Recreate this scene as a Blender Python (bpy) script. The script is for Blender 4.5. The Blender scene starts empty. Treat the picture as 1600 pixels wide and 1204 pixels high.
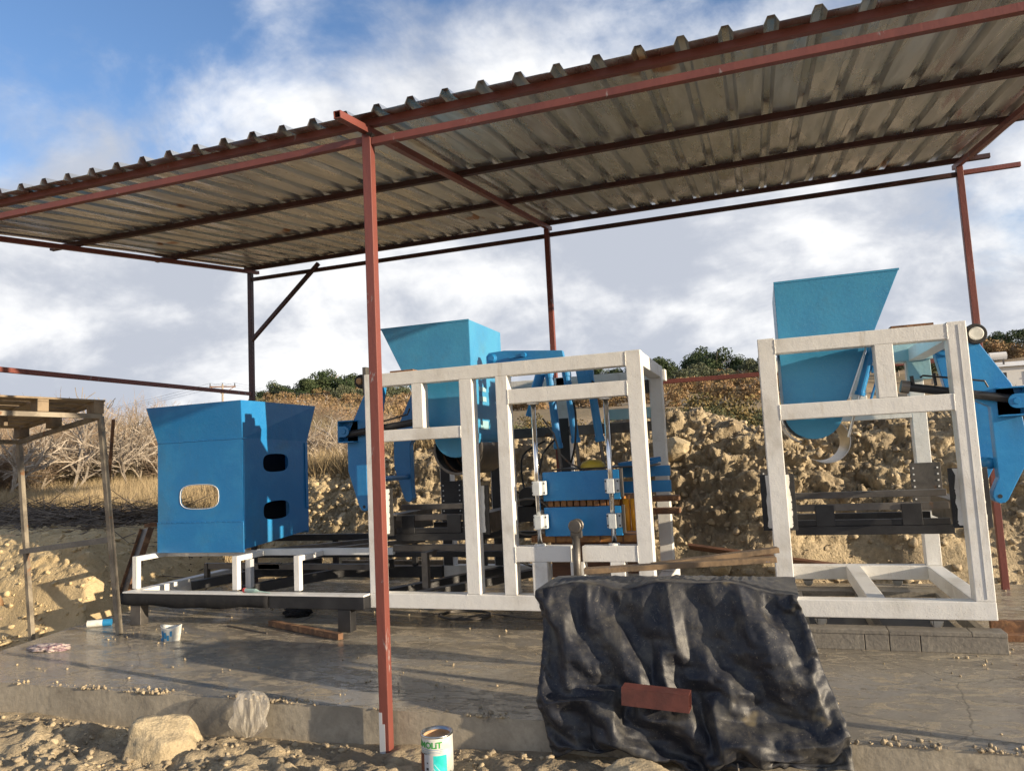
import bpy, math, random
import numpy as np
from mathutils import Vector, Matrix
random.seed(7); rng = np.random.default_rng(7)
S = bpy.context.scene
COL = S.collection
# ------------------------------------------------------------------ camera
cam = bpy.data.objects.new('camera', bpy.data.cameras.new('camera')); COL.objects.link(cam)
cam.data.sensor_fit = 'HORIZONTAL'; cam.data.sensor_width = 36.0; cam.data.lens = 1146/1600*36
cam.data.clip_start = 0.05; cam.data.clip_end = 6000
R_ = Vector((0.9452, 0.3227, -0.0490)); U_ = Vector((0.0772, -0.0749, 0.9942)); F_ = R_.cross(U_)
R_.normalize(); F_.normalize(); U_ = F_.cross(R_)
m = Matrix((R_, U_, F_)).transposed().to_4x4(); m.translation = Vector((0, 0, 1.6)); cam.matrix_world = m
S.camera = cam
# ------------------------------------------------------------------ light
SUN_EL, SUN_AZ = math.radians(11.4), math.radians(-10.5)     # azimuth measured from +X towards +Y
sd = Vector((math.cos(SUN_EL)*math.cos(SUN_AZ), math.cos(SUN_EL)*math.sin(SUN_AZ), math.sin(SUN_EL)))
sun = bpy.data.objects.new('sun', bpy.data.lights.new('sun', 'SUN')); COL.objects.link(sun)
sun.data.energy = 5.0; sun.data.angle = math.radians(0.53); sun.data.color = (1.0, 0.83, 0.60)
sun.rotation_euler = sd.to_track_quat('Z', 'Y').to_euler(); sun.location = (20, -4, 8)
W = bpy.data.worlds.new('World'); S.world = W; W.use_nodes = True
S.view_settings.view_transform = 'Standard'; S.view_settings.look = 'None'
S.view_settings.exposure = 0.68; S.view_settings.gamma = 1.0; S.view_settings.use_curve_mapping = False

class NT:
    """small node-tree helper"""
    def __init__(s, nt): s.nt = nt; s.n = nt.nodes; s.l = nt.links
    def add(s, t, **k):
        n = s.n.new(t)
        ins = k.pop('ins', {})
        for a, b in k.items(): setattr(n, a, b)
        for a, b in ins.items(): s.put(n, a, b)
        return n
    def put(s, n, a, b):
        if isinstance(b, bpy.types.NodeSocket): s.l.new(b, n.inputs[a])
        else: n.inputs[a].default_value = b
    def math(s, op, a, b=0.0, c=None, clamp=False):
        n = s.add('ShaderNodeMath', operation=op, use_clamp=clamp); s.put(n, 0, a); s.put(n, 1, b)
        if c is not None: s.put(n, 2, c)
        return n.outputs[0]
    def noise(s, vec, scale, detail=4, rough=.55, dist=0.0):
        n = s.add('ShaderNodeTexNoise'); s.put(n, 'Vector', vec); s.put(n, 'Scale', scale); s.put(n, 'Detail', detail)
        s.put(n, 'Roughness', rough); s.put(n, 'Distortion', dist); return n.outputs[0]
    def vor(s, vec, scale, feat='F1', out=0):
        n = s.add('ShaderNodeTexVoronoi', feature=feat); s.put(n, 'Vector', vec); s.put(n, 'Scale', scale); return n.outputs[out]
    def mapr(s, v, a, b, c=0.0, d=1.0, smooth=True):
        n = s.add('ShaderNodeMapRange', interpolation_type='SMOOTHSTEP' if smooth else 'LINEAR')
        for i, q in enumerate((v, a, b, c, d)): s.put(n, i, q)
        return n.outputs[0]
    def mix(s, f, a, b, mode='MIX'):
        n = s.add('ShaderNodeMix', data_type='RGBA', blend_type=mode); s.put(n, 0, f)
        for i, q in ((6, a), (7, b)):
            s.put(n, i, (*q, 1) if isinstance(q, tuple) and len(q) == 3 else q)
        return n.outputs[2]
    def vscale(s, v, sc):
        n = s.add('ShaderNodeMapping'); s.put(n, 'Vector', v); n.inputs['Scale'].default_value = sc; return n.outputs[0]

# sky: Nishita plus procedural cumulus cover
w = NT(W.node_tree); w.n.clear()
sky = w.add('ShaderNodeTexSky', sky_type='NISHITA', sun_disc=False)
sky.sun_elevation = SUN_EL; sky.sun_rotation = math.radians(90) - SUN_AZ
sky.air_density = 1.0; sky.dust_density = 0.6; sky.ozone_density = 1.6
tc = w.add('ShaderNodeTexCoord').outputs['Generated']
sep = w.add('ShaderNodeSeparateXYZ'); w.put(sep, 0, tc)
zc = w.math('MAXIMUM', sep.outputs[2], 0.0)
inv = w.math('DIVIDE', 1.0, w.math('ADD', zc, 0.75))
proj = w.add('ShaderNodeVectorMath', operation='MULTIPLY'); w.put(proj, 0, tc)
cmb = w.add('ShaderNodeCombineXYZ'); w.put(cmb, 0, inv); w.put(cmb, 1, inv); w.put(cmb, 2, inv); w.put(proj, 1, cmb.outputs[0])
P = proj.outputs[0]
off = w.add('ShaderNodeMapping'); w.put(off, 'Vector', P); off.inputs['Location'].default_value = (-4.3, 5.1, 2.0)
P = off.outputs[0]
n1 = w.noise(P, 1.75, 9, .54, .25)
n2 = w.noise(P, 6, 9, .60, .35)
cov = w.math('ADD', n1, w.math('MULTIPLY', w.math('SUBTRACT', n2, .5), .38))
bias = w.mapr(zc, 0.10, 0.60, 0.22, 0.005)
mask = w.mapr(w.math('ADD', cov, bias), 0.43, 0.62)
off2 = w.add('ShaderNodeMapping'); w.put(off2, 'Vector', P); off2.inputs['Location'].default_value = (0.10, -0.03, 0.06)
s1 = w.noise(off2.outputs[0], 3.2, 9, .56, .3)
s2 = w.noise(P, 12, 8, .6, .3)
shade = w.mapr(w.math('ADD', s1, w.math('MULTIPLY', w.math('SUBTRACT', s2, .5), .25)), 0.42, 0.66)
cc = w.mix(shade, (3.5, 3.75, 4.3), (7.0, 7.0, 7.0))
skyc = w.mix(1.0, sky.outputs[0], (1.0, 1.15, 1.42), 'MULTIPLY')
allc = w.mix(mask, skyc, cc)
bg = w.add('ShaderNodeBackground'); w.put(bg, 0, allc); w.put(bg, 1, 0.1)
wo = w.add('ShaderNodeOutputWorld'); w.l.new(bg.outputs[0], wo.inputs[0])

# ------------------------------------------------------------------ materials
MATS = {}
def mat(name, c1, rough=.6, metal=0.0, c2=None, sc=6.0, lo=.4, hi=.65, bump=0.0, bsc=40.0, spec=.5, stretch=(1, 1, 1),
        rust=None, rsc=9.0, rlo=.62, rhi=.7, fine=0.0, trans=0.0, coat=0.0, bdist=.01, speck=None, streak=None):
    M = bpy.data.materials.new(name); M.use_nodes = True; t = NT(M.node_tree); t.n.clear()
    o = t.add('ShaderNodeOutputMaterial'); b = t.add('ShaderNodeBsdfPrincipled'); t.l.new(b.outputs[0], o.inputs[0])
    v = t.add('ShaderNodeTexCoord').outputs['Object']; v = t.vscale(v, stretch)
    col = (*c1, 1)
    if c2 is not None: col = t.mix(t.mapr(t.noise(v, sc, 7, .62, .3), lo, hi), c1, c2)
    if fine: col = t.mix(t.mapr(t.noise(v, sc*14, 3, .6), .35, .65, 0, fine), col, tuple(q*.55 for q in c1))
    if streak is not None:
        sm = t.mapr(t.noise(t.vscale(v, (1, 1, .16)), 13, 7, .66, .2),   .58, .76, 0, .5); col = t.mix(sm, col, streak)
        sm = t.mapr(t.noise(v, 2.3, 6, .6), .5, .75, 0, .5); col = t.mix(sm, col, tuple(q*.8 for q in streak))
    if speck is not None:
        col = t.mix(t.math('MULTIPLY', t.math('LESS_THAN', t.vor(v, 75), .16), t.mapr(t.noise(v, 3, 3), .42, .6, 0, .8)), col, speck)
    ro = rough
    if rust is not None:
        rm = t.mapr(t.noise(v, rsc, 9, .68, .6), rlo, rhi)
        col = t.mix(rm, col, rust); ro = t.mapr(rm, 0, 1, rough, .85)
    t.put(b, 'Base Color', col if not isinstance(col, tuple) else col)
    t.put(b, 'Roughness', ro); t.put(b, 'Metallic', metal); t.put(b, 'Specular IOR Level', spec)
    if coat: t.put(b, 'Coat Weight', coat)
    if trans: t.put(b, 'Transmission Weight', trans)
    if bump:
        bp = t.add('ShaderNodeBump'); t.put(bp, 'Strength', bump); t.put(bp, 'Distance', bdist)
        h = t.math('ADD', t.noise(v, bsc, 6, .65), t.math('MULTIPLY', t.noise(v, bsc*.17, 4, .5), 1.5))
        t.put(bp, 'Height', h); t.l.new(bp.outputs[0], b.inputs['Normal'])
    MATS[name] = M; return M
WHITE = mat('white_paint', (.80, .79, .76), .42, c2=(.70, .685, .64), sc=3.5, lo=.5, hi=.8, bump=.22, bsc=70, streak=(.50, .44, .35), speck=(.42, .36, .27), rust=(.40, .36, .30), rsc=16, rlo=.70, rhi=.76)
BLUE = mat('blue_paint', (.016, .195, .48), .36, c2=(.026, .235, .52), sc=2.5, bump=.2, bsc=30, streak=(.06, .20, .36), speck=(.15, .34, .5), rust=(.03, .10, .2), rsc=14, rlo=.72, rhi=.78)
TEAL = mat('sky_blue_paint', (.055, .31, .55), .36, c2=(.045, .27, .52), sc=2.2, bump=.2, bsc=30, streak=(.10, .27, .40), speck=(.2, .42, .55), rust=(.06, .25, .3), rsc=11, rlo=.71, rhi=.78)
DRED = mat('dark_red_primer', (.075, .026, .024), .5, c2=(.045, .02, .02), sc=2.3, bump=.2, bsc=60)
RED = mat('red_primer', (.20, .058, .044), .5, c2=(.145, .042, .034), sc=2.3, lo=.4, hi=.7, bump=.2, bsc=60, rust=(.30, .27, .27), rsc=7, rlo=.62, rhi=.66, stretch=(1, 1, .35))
BLACK = mat('black_paint', (.014, .014, .016), .45, c2=(.03, .03, .032), sc=4, bump=.2, bsc=60, rust=(.12, .11, .10), rsc=15, rlo=.68, rhi=.75)
DUSTY = mat('dusty_tube_steel', (.30, .26, .20), .65, .25, c2=(.17, .145, .115), sc=5, lo=.4, hi=.6, bump=.3, bsc=40, rust=(.24, .13, .07), rsc=7, rlo=.58, rhi=.68)
STEEL = mat('grey_steel', (.16, .145, .13), .45, .55, c2=(.10, .092, .085), sc=4, bump=.2, bsc=50, rust=(.20, .11, .06), rsc=8, rlo=.60, rhi=.70)
RUST = mat('rusty_steel', (.22, .11, .055), .8, .15, c2=(.12, .07, .045), sc=6, bump=.5, bsc=60, rust=(.36, .20, .10), rsc=10, rlo=.5, rhi=.65)
CHROME = mat('chrome_steel', (.82, .82, .82), .12, 1.0)
STAIN = mat('brushed_steel', (.62, .62, .60), .28, 1.0, c2=(.48, .48, .47), sc=5, stretch=(1, .15, 1), bump=.1, bsc=80)
YELL = mat('yellow_paint', (.80, .36, .02), .4, c2=(.7, .28, .02), sc=5, bump=.2)
GOLD = mat('ochre_mould_steel', (.42, .19, .045), .5, c2=(.22, .09, .03), sc=7, lo=.35, hi=.6, bump=.3)
DISCY = mat('yellow_disc_paint', (.52, .38, .03), .5, c2=(.4, .28, .03), sc=12)
WOOD = mat('weathered_wood', (.29, .22, .145), .8, c2=(.17, .13, .09), sc=5, bump=.6, bsc=22, stretch=(1, 1, 1), rust=(.13, .10, .08), rsc=6, rlo=.6, rhi=.75)
PLANKM = mat('brown_wet_wood', (.20, .095, .055), .6, c2=(.11, .06, .04), sc=4, bump=.5, bsc=20, stretch=(.3, 3, 3))
RUBBER = mat('black_rubber', (.02, .02, .02), .7, bump=.2)
GREYB = mat('grey_cement_boards', (.27, .245, .205), .7, c2=(.19, .17, .145), sc=3, bump=.5, bsc=30, rust=(.12, .10, .08), rsc=5, rlo=.6, rhi=.75, fine=.5)
ROCKM = mat('limestone', (.58, .47, .30), .9, c2=(.44, .35, .22), sc=5, bump=1.0, bsc=22, fine=.6, bdist=.02)
CLODM = mat('clay_clods', (.58, .465, .30), .93, c2=(.29, .235, .165), sc=5, lo=.38, hi=.62, bump=.9, bsc=55, fine=.5, bdist=.012)
SOILM = mat('clay_soil', (.56, .45, .29), .95, c2=(.27, .215, .145), sc=1.6, lo=.42, hi=.6, bump=1.0, bsc=38, fine=.6, bdist=.03)
def yellow_left(M, c):
    t = NT(M.node_tree); b = [n for n in t.n if n.type == 'BSDF_PRINCIPLED'][0]; old = b.inputs['Base Color'].links[0].from_socket
    sp = t.add('ShaderNodeSeparateXYZ'); t.put(sp, 0, t.add('ShaderNodeTexCoord').outputs['Object'])
    t.put(b, 'Base Color', t.mix(t.mapr(sp.outputs[0], -5.0, -7.8, 0, .6), old, c))
yellow_left(SOILM, (.68, .52, .28)); yellow_left(CLODM, (.70, .55, .31))
FIELDM = mat('dry_field', (.36, .26, .15), .95, c2=(.22, .165, .085), sc=.05, lo=.4, hi=.6, bump=1, bsc=3, fine=.5, bdist=.1)
TWIGB = mat('brown_twigs', (.34, .25, .17), .9, c2=(.21, .155, .11), sc=3)
TWIGP = mat('pale_twigs', (.50, .42, .31), .85, c2=(.32, .25, .18), sc=3)
TWIGO = mat('olive_twigs', (.28, .23, .13), .9, c2=(.18, .15, .085), sc=3)
BARK = mat('pale_bark', (.42, .36, .29), .85, c2=(.26, .21, .16), sc=8, bump=.4)
GRASSM = mat('dry_grass', (.47, .36, .21), .9, c2=(.30, .23, .13), sc=.8, lo=.35, hi=.65)
PINEM = mat('pine_foliage', (.035, .062, .022), .85, c2=(.065, .085, .03), sc=.6)
OLIVEM = mat('olive_foliage', (.115, .125, .07), .85, c2=(.075, .09, .045), sc=.8)
AUTM = mat('autumn_foliage', (.20, .14, .05), .85, c2=(.09, .085, .03), sc=1.3, lo=.4, hi=.6)
SCRUBM = mat('green_scrub', (.13, .135, .065), .85, c2=(.08, .095, .045), sc=3)
PLASTW = mat('white_plastic', (.72, .72, .68), .45, c2=(.55, .55, .5), sc=12)
CLOTHB = mat('black_cloth', (.012, .012, .014), .9, bump=.6)
BURLAP = mat('orange_brown_cloth', (.42, .25, .13), .9, c2=(.5, .33, .19), sc=9, bump=.5)
PINK = mat('pale_pink_cloth', (.52, .43, .40), .9, c2=(.22, .13, .16), sc=14, lo=.5, hi=.62, bump=.4)
GREENT = mat('green_letters', (.05, .33, .07), .5)
TEALL = mat('teal_label', (.02, .50, .47), .45, c2=(.05, .62, .62), sc=14)
TEALB = mat('blue_label', (.02, .20, .42), .45)
PALET = mat('pale_teal_label', (.40, .80, .78), .45)
BROWNL = mat('brown_label', (.13, .035, .02), .5)
GREYL = mat('grey_label', (.45, .47, .50), .5)
HOUSEW = mat('house_white', (.72, .70, .66), .8)
ROOFT = mat('roof_tile', (.30, .17, .11), .85)
GLASSD = mat('dark_glass', (.03, .035, .04), .15)
DARKIN = mat('near_black', (.02, .022, .026), .6)  # near-black: shade inside bin and holes put into colour, also print marks
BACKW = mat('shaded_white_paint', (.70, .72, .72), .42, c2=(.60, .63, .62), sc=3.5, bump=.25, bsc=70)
LTEAL = mat('pale_blue_paint', (.30, .52, .58), .42, c2=(.36, .56, .60), sc=3, bump=.2)

# galvanised roof sheet
def roofmat():
    M = bpy.data.materials.new('galvanised_sheet'); M.use_nodes = True; t = NT(M.node_tree); b = t.n['Principled BSDF']
    v = t.add('ShaderNodeTexCoord').outputs['Object']
    a = t.noise(t.vscale(v, (9, .6, 9)), 1.0, 6, .6, .4)
    c = t.noise(t.vscale(v, (2.5, .5, 1)), 1.5, 5, .6, 1.2)
    col = t.mix(t.mapr(a, .35, .65), (.62, .64, .66), (.48, .50, .52))
    col = t.mix(t.mapr(c, .5, .8), col, (.70, .72, .73))
    col = t.mix(t.mapr(t.noise(v, 1.1, 3, .5), .68, .72), col, (.36, .18, .10))
    t.put(b, 'Base Color', col); t.put(b, 'Metallic', .9); t.put(b, 'Roughness', t.mapr(c, .3, .7, .20, .38))
    bp = t.add('ShaderNodeBump'); t.put(bp, 'Strength', .3); t.put(bp, 'Distance', .02)
    t.put(bp, 'Height', t.noise(t.vscale(v, (3, .7, 1)), 1.6, 4, .5, .8)); t.l.new(bp.outputs[0], b.inputs['Normal'])
    return M
SHEET = roofmat()
# wet concrete slab
def slabmat():
    M = bpy.data.materials.new('wet_muddy_concrete'); M.use_nodes = True; t = NT(M.node_tree); b = t.n['Principled BSDF']
    v = t.add('ShaderNodeTexCoord').outputs['Object']
    va = t.vscale(v, (1, 2.1, 1))
    base = t.mix(t.mapr(t.noise(v, 1.3, 9, .68, .6), .38, .62), (.50, .455, .375), (.34, .31, .26))
    mud = t.noise(va, 3.2, 13, .78, .9)
    base = t.mix(t.mapr(mud, .50, .57), base, (.57, .485, .355))
    base = t.mix(t.mapr(t.noise(va, 11, 9, .75, .8), .55, .62, 0, .8), base, (.20, .18, .15))
    base = t.mix(t.mapr(t.noise(v, 60, 3, .6), .3, .75, 0, .4), base, (.14, .12, .095))
    ck = t.vor(t.mix(.12, v, t.add('ShaderNodeTexNoise', ins={'Vector': v, 'Scale': 3.0}).outputs[1]), .9, 'DISTANCE_TO_EDGE')
    base = t.mix(t.mapr(ck, .0, .006, .75, 0), base, (.06, .055, .045))
    base = t.mix(t.mapr(t.noise(v, 2.1, 6, .6, 1.5), .66, .70, 0, .7), base, (.56, .54, .50))
    wet = t.mapr(t.noise(t.vscale(v, (.7, 1.3, 1)), 1.05, 7, .66, .4), .34, .46)
    wet = t.math('MULTIPLY', wet, t.mapr(mud, .60, .50))
    wet2 = t.math('MULTIPLY', wet, t.mapr(t.noise(t.vscale(v, (1, 2.2, 1)), 7, 8, .7, .4), .29, .43))
    base = t.mix(t.math('MULTIPLY', wet, .6), base, (.15, .13, .10))
    t.put(b, 'Base Color', base); t.put(b, 'Roughness', t.mapr(wet2, 0, 1, .55, .07, False)); t.put(b, 'Specular IOR Level', .6)
    h = t.math('ADD', t.noise(va, 9, 10, .76, .9), t.math('ADD', t.math('MULTIPLY', t.noise(va, 38, 6, .7, .6), .5), t.math('MULTIPLY', t.mapr(mud, .48, .60), .35)))
    bp = t.add('ShaderNodeBump'); t.put(bp, 'Strength', t.mapr(wet2, 0, 1, 1.0, .09, False)); t.put(bp, 'Distance', .05); t.put(bp, 'Height', h)
    t.l.new(bp.outputs[0], b.inputs['Normal']); return M
SLAB = slabmat()
SLABF = mat('cast_concrete_face', (.40, .35, .27), .75, c2=(.28, .245, .19), sc=2.2, bump=.5, bsc=18, rust=(.13, .11, .09), rsc=4, rlo=.58, rhi=.72, fine=.35)
def tarpmat():
    M = bpy.data.materials.new('dusty_black_tarp'); M.use_nodes = True; t = NT(M.node_tree); b = t.n['Principled BSDF']
    v = t.add('ShaderNodeTexCoord').outputs['Object']
    d = t.mapr(t.noise(v, 5, 9, .7, .5), .42, .78)
    col = t.mix(d, (.012, .014, .022), (.095, .088, .072))
    col = t.mix(t.mapr(t.noise(v, 55, 5, .7, 1.5), .58, .7), col, (.15, .135, .11))
    col = t.mix(t.mapr(t.noise(t.vscale(v, (3, 3, 3)), 1.1, 3, .5), .66, .74), col, (.20, .16, .09))
    t.put(b, 'Base Color', col); t.put(b, 'Roughness', .5); t.put(b, 'Specular IOR Level', .45)
    t.put(b, 'Sheen Weight', .04)
    bp = t.add('ShaderNodeBump'); t.put(bp, 'Strength', .35); t.put(bp, 'Distance', .004)
    t.put(bp, 'Height', t.noise(v, 90, 4, .7)); t.l.new(bp.outputs[0], b.inputs['Normal'])
    return M
TARP = tarpmat()
def bagmat():
    M = bpy.data.materials.new('clear_plastic_film'); M.use_nodes = True; t = NT(M.node_tree); b = t.n['Principled BSDF']
    t.put(b, 'Base Color', (.55, .50, .42, 1)); t.put(b, 'Roughness', .15); t.put(b, 'Alpha', .36)
    v = t.add('ShaderNodeTexCoord').outputs['Object']
    bp = t.add('ShaderNodeBump'); t.put(bp, 'Strength', .9); t.put(bp, 'Distance', .01); t.put(bp, 'Height', t.noise(v, 22, 4, .6, 2)); t.l.new(bp.outputs[0], b.inputs['Normal'])
    return M
BAGM = bagmat()

# ------------------------------------------------------------------ geometry helpers
class B:
    def __init__(s): s.v = []; s.f = []
    def add(s, vs, fs):
        o = len(s.v); s.v += [tuple(p) for p in vs]; s.f += [tuple(i+o for i in q) for q in fs]; return s
    def box(s, x0, x1, y0, y1, z0, z1):
        return s.add([(x0,y0,z0),(x1,y0,z0),(x1,y1,z0),(x0,y1,z0),(x0,y0,z1),(x1,y0,z1),(x1,y1,z1),(x0,y1,z1)],
                     [(0,3,2,1),(4,5,6,7),(0,1,5,4),(1,2,6,5),(2,3,7,6),(3,0,4,7)])
    def bar(s, p, q, w, h, up=(0, 0, 1), cap=True):
        p, q = Vector(p), Vector(q); d = (q-p).normalized(); u = Vector(up)
        if abs(d.dot(u)) > .95: u = Vector((0, 1, 0))
        sx = d.cross(u).normalized()*w/2; sz = sx.cross(d).normalized()*h/2
        vs = [c+a*sx+b*sz for c in (p, q) for a, b in ((-1,-1),(1,-1),(1,1),(-1,1))]
        return s.add(vs, [(0,1,5,4),(1,2,6,5),(2,3,7,6),(3,0,4,7)]+([(3,2,1,0),(4,5,6,7)] if cap else []))
    def tube(s, pts, r, n=10, cap=True):
        pts = [Vector(p) for p in pts]; rs = r if isinstance(r, (list, tuple)) else [r]*len(pts)
        o = len(s.v); prev = None
        for i, p in enumerate(pts):
            d = (pts[min(i+1, len(pts)-1)]-pts[max(i-1, 0)]).normalized()
            u = prev if prev is not None else (Vector((0, 0, 1)) if abs(d.z) < .9 else Vector((1, 0, 0)))
            a = d.cross(u)
            if a.length < 1e-4: a = d.cross(Vector((0, 1, .3)))
            a.normalize(); b_ = a.cross(d).normalized(); prev = b_
            for k in range(n):
                t = 2*math.pi*k/n; s.v.append(tuple(p+(a*math.cos(t)+b_*math.sin(t))*rs[i]))
        for i in range(len(pts)-1):
            for k in range(n):
                s.f.append((o+i*n+k, o+i*n+(k+1) % n, o+(i+1)*n+(k+1) % n, o+(i+1)*n+k))
        if cap: s.f.append(tuple(o+k for k in reversed(range(n)))); s.f.append(tuple(o+(len(pts)-1)*n+k for k in range(n)))
        return s
    def prism(s, poly, y0, y1, ax='Y'):
        """outline in XZ pushed along Y (or YZ along X)"""
        n = len(poly)
        f = (lambda a, y, b: (a, y, b)) if ax == 'Y' else ((lambda a, y, b: (y, a, b)) if ax == 'X' else (lambda a, y, b: (a, b, y)))
        vs = [f(a, y0, b) for a, b in poly]+[f(a, y1, b) for a, b in poly]
        return s.add(vs, [tuple(range(n)), tuple(reversed(range(n, 2*n)))]+[(i, n+i, n+(i+1) % n, (i+1) % n) for i in range(n)])
    def lathe(s, c, prof, n=24, ax='Z'):
        o = len(s.v); c = Vector(c)
        for r, h in prof:
            for k in range(n):
                t = 2*math.pi*k/n; a, b_ = r*math.cos(t), r*math.sin(t)
                s.v.append(tuple(c+(Vector((a, b_, h)) if ax == 'Z' else Vector((a, h, b_)) if ax == 'Y' else Vector((h, a, b_)))))
        for i in range(len(prof)-1):
            for k in range(n): s.f.append((o+i*n+k, o+i*n+(k+1) % n, o+(i+1)*n+(k+1) % n, o+(i+1)*n+k))
        return s
    def arc(s, c, r, t, a0, a1, y0, y1, n=24):
        """curved plate about an axis along Y"""
        o = len(s.v)
        for i in range(n+1):
            a = a0+(a1-a0)*i/n
            for rr in (r, r+t):
                for y in (y0, y1): s.v.append((c[0]+rr*math.cos(a), y, c[1]+rr*math.sin(a)))
        for i in range(n):
            p, q = o+4*i, o+4*i+4
            s.f += [(p, p+1, q+1, q), (p+2, q+2, q+3, p+3), (p, q, q+2, p+2), (p+1, p+3, q+3, q+1)]
        s.f += [(o, o+2, o+3, o+1), (o+4*n, o+4*n+1, o+4*n+3, o+4*n+2)]
        return s
    def build(s, name, mt, parent=None, bev=0.0, smooth=False, loc=None, solid=0.0):
        org = Vector(loc) if loc is not None else (Vector(parent['org']) if parent is not None and 'org' in parent else Vector((0, 0, 0)))
        me = bpy.data.meshes.new(name)
        me.from_pydata([(a-org.x, b_-org.y, c-org.z) for a, b_, c in s.v], [], s.f); me.materials.append(mt)
        if smooth: me.polygons.foreach_set('use_smooth', [True]*len(me.polygons))
        o = bpy.data.objects.new(name, me); COL.objects.link(o); o['org'] = tuple(org)
        if parent is not None: o.parent = parent
        else: o.location = org
        if solid:
            md = o.modifiers.new('thickness', 'SOLIDIFY'); md.thickness = solid; md.offset = 0
        if bev:
            md = o.modifiers.new('bevel', 'BEVEL'); md.width = bev; md.segments = 2; md.limit_method = 'ANGLE'; md.angle_limit = math.radians(50)
        return o
def fix_part(o, parent):  # part keeps its thing's origin
    o.parent = parent
def thing(name, label, cat, loc=(0, 0, 0), group=None):
    o = bpy.data.objects.new(name, None); COL.objects.link(o); o.location = loc; o['org'] = tuple(loc)
    o.empty_display_size = .2; return tag(o, label, cat, group)
def tag(o, label, cat, group=None):
    o['label'] = label; o['category'] = cat
    if group: o['group'] = group
    return o
def bigmesh(name, V, F, mt, kind=None, parent=None, smooth=False):
    me = bpy.data.meshes.new(name); V = np.asarray(V, dtype=np.float32); F = np.asarray(F, dtype=np.int32)
    k = F.shape[1]; me.vertices.add(len(V)); me.vertices.foreach_set('co', V.ravel())
    me.loops.add(F.size); me.loops.foreach_set('vertex_index', F.ravel())
    me.polygons.add(len(F)); me.polygons.foreach_set('loop_start', np.arange(0, F.size, k, dtype=np.int32))
    me.update(calc_edges=True); me.validate()
    if smooth: me.polygons.foreach_set('use_smooth', np.ones(len(F), bool))
    me.materials.append(mt); o = bpy.data.objects.new(name, me); COL.objects.link(o)
    if kind: o['kind'] = kind
    if parent is not None: o.parent = parent
    return o

# numpy noise
_T = rng.random((256, 256))
def vn(x, y):
    xi = np.floor(x).astype(int); yi = np.floor(y).astype(int); fx = x-xi; fy = y-yi
    fx = fx*fx*(3-2*fx); fy = fy*fy*(3-2*fy); a, b_ = xi & 255, yi & 255; c, d = (xi+1) & 255, (yi+1) & 255
    return (_T[a, b_]*(1-fx)+_T[c, b_]*fx)*(1-fy)+(_T[a, d]*(1-fx)+_T[c, d]*fx)*fy
def fbm(x, y, o=5, g=.5):
    s = 0; a = 1; t = 0
    for i in range(o): s = s+a*vn(x*2**i+17.3*i, y*2**i+5.1*i); t += a; a *= g
    return s/t
_J = rng.random((256, 256, 3))
def cells(x, y):
    """worley: distance to nearest feature and that feature's random value"""
    xi = np.floor(x).astype(int); yi = np.floor(y).astype(int); best = np.full(x.shape, 9.0); rv = np.zeros(x.shape)
    for i in (-1, 0, 1):
        for j in (-1, 0, 1):
            J = _J[(xi+i) & 255, (yi+j) & 255]; d = np.hypot(xi+i+J[..., 0]-x, yi+j+J[..., 1]-y)
            m_ = d < best; best = np.where(m_, d, best); rv = np.where(m_, J[..., 2], rv)
    return best, rv
def sstep(a, b_, x): t = np.clip((x-a)/(b_-a), 0, 1); return t*t*(3-2*t)

# ------------------------------------------------------------------ terrain
TX = [-40, -14, -10, -8.6, -7.2, -6.5, -5.5, -3.7, -1.7, -.85, -.1, .9, 2, 2.8, 5, 12, 40]
TZ = [.9, .85, .95, 1.15, 1.52, 1.36, 1.62, 1.66, 1.92, 1.96, 1.66, 1.88, 1.85, 1.9, 1.95, 1.9, 1.7]
def base_h(X, Y, fine=True):
    top = np.interp(X, TX, TZ)+(.10*(fbm(X*1.3, Y*1.3, 3)-.5) if fine else 0)
    wob = (fbm(X*.9+3, Y*.3, 3)-.5)*.9
    back = top*sstep(9.15, 10.75, Y+wob*.6)
    d1 = -(X+7.55)+wob*.35; d2 = Y-6.55+wob*.25
    dl = np.minimum(d1, d2)
    left = (.80+.03*np.clip(-(X+8), 0, 6))*sstep(-.12, .95, dl)
    z = np.maximum(back, np.where(X < -7, left, 0))
    slabz = -.22+.07*(fbm(X*1.1, Y*1.1, 4)-.5)*2
    z = z + np.where(z < .3, slabz*(1-np.clip(z/.3, 0, 1)), 0)
    # far land
    r = np.hypot(X, Y); ph = np.degrees(np.arctan2(X, Y))
    g = sstep(-48, -35, ph)*np.where(np.abs(ph) < 110, 1, 0)
    far = 1.15+.12*(fbm(X*.12, Y*.12, 3)-.5)*4+(np.clip(r-26, 0, 118)/118)**(1+.6*sstep(4, 14, ph))*118*(.104+.012*sstep(0, 20, ph))*g+np.clip(r-26, 0, 400)*.004
    k = sstep(11.6, 15, Y+np.where(X < -7, .8, 0))
    z = z*(1-k)+far*k
    kb = sstep(16, 30, -Y+np.abs(X)*.0)   # land behind the photographer
    z = np.where(Y < 4, z*(1-kb)+kb*.3, z)
    kx = sstep(14, 30, np.abs(X+2))
    z = np.where(Y < 12, z*(1-kx)+kx*np.where(Y > 3, .9, .2), z)
    return z
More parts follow.
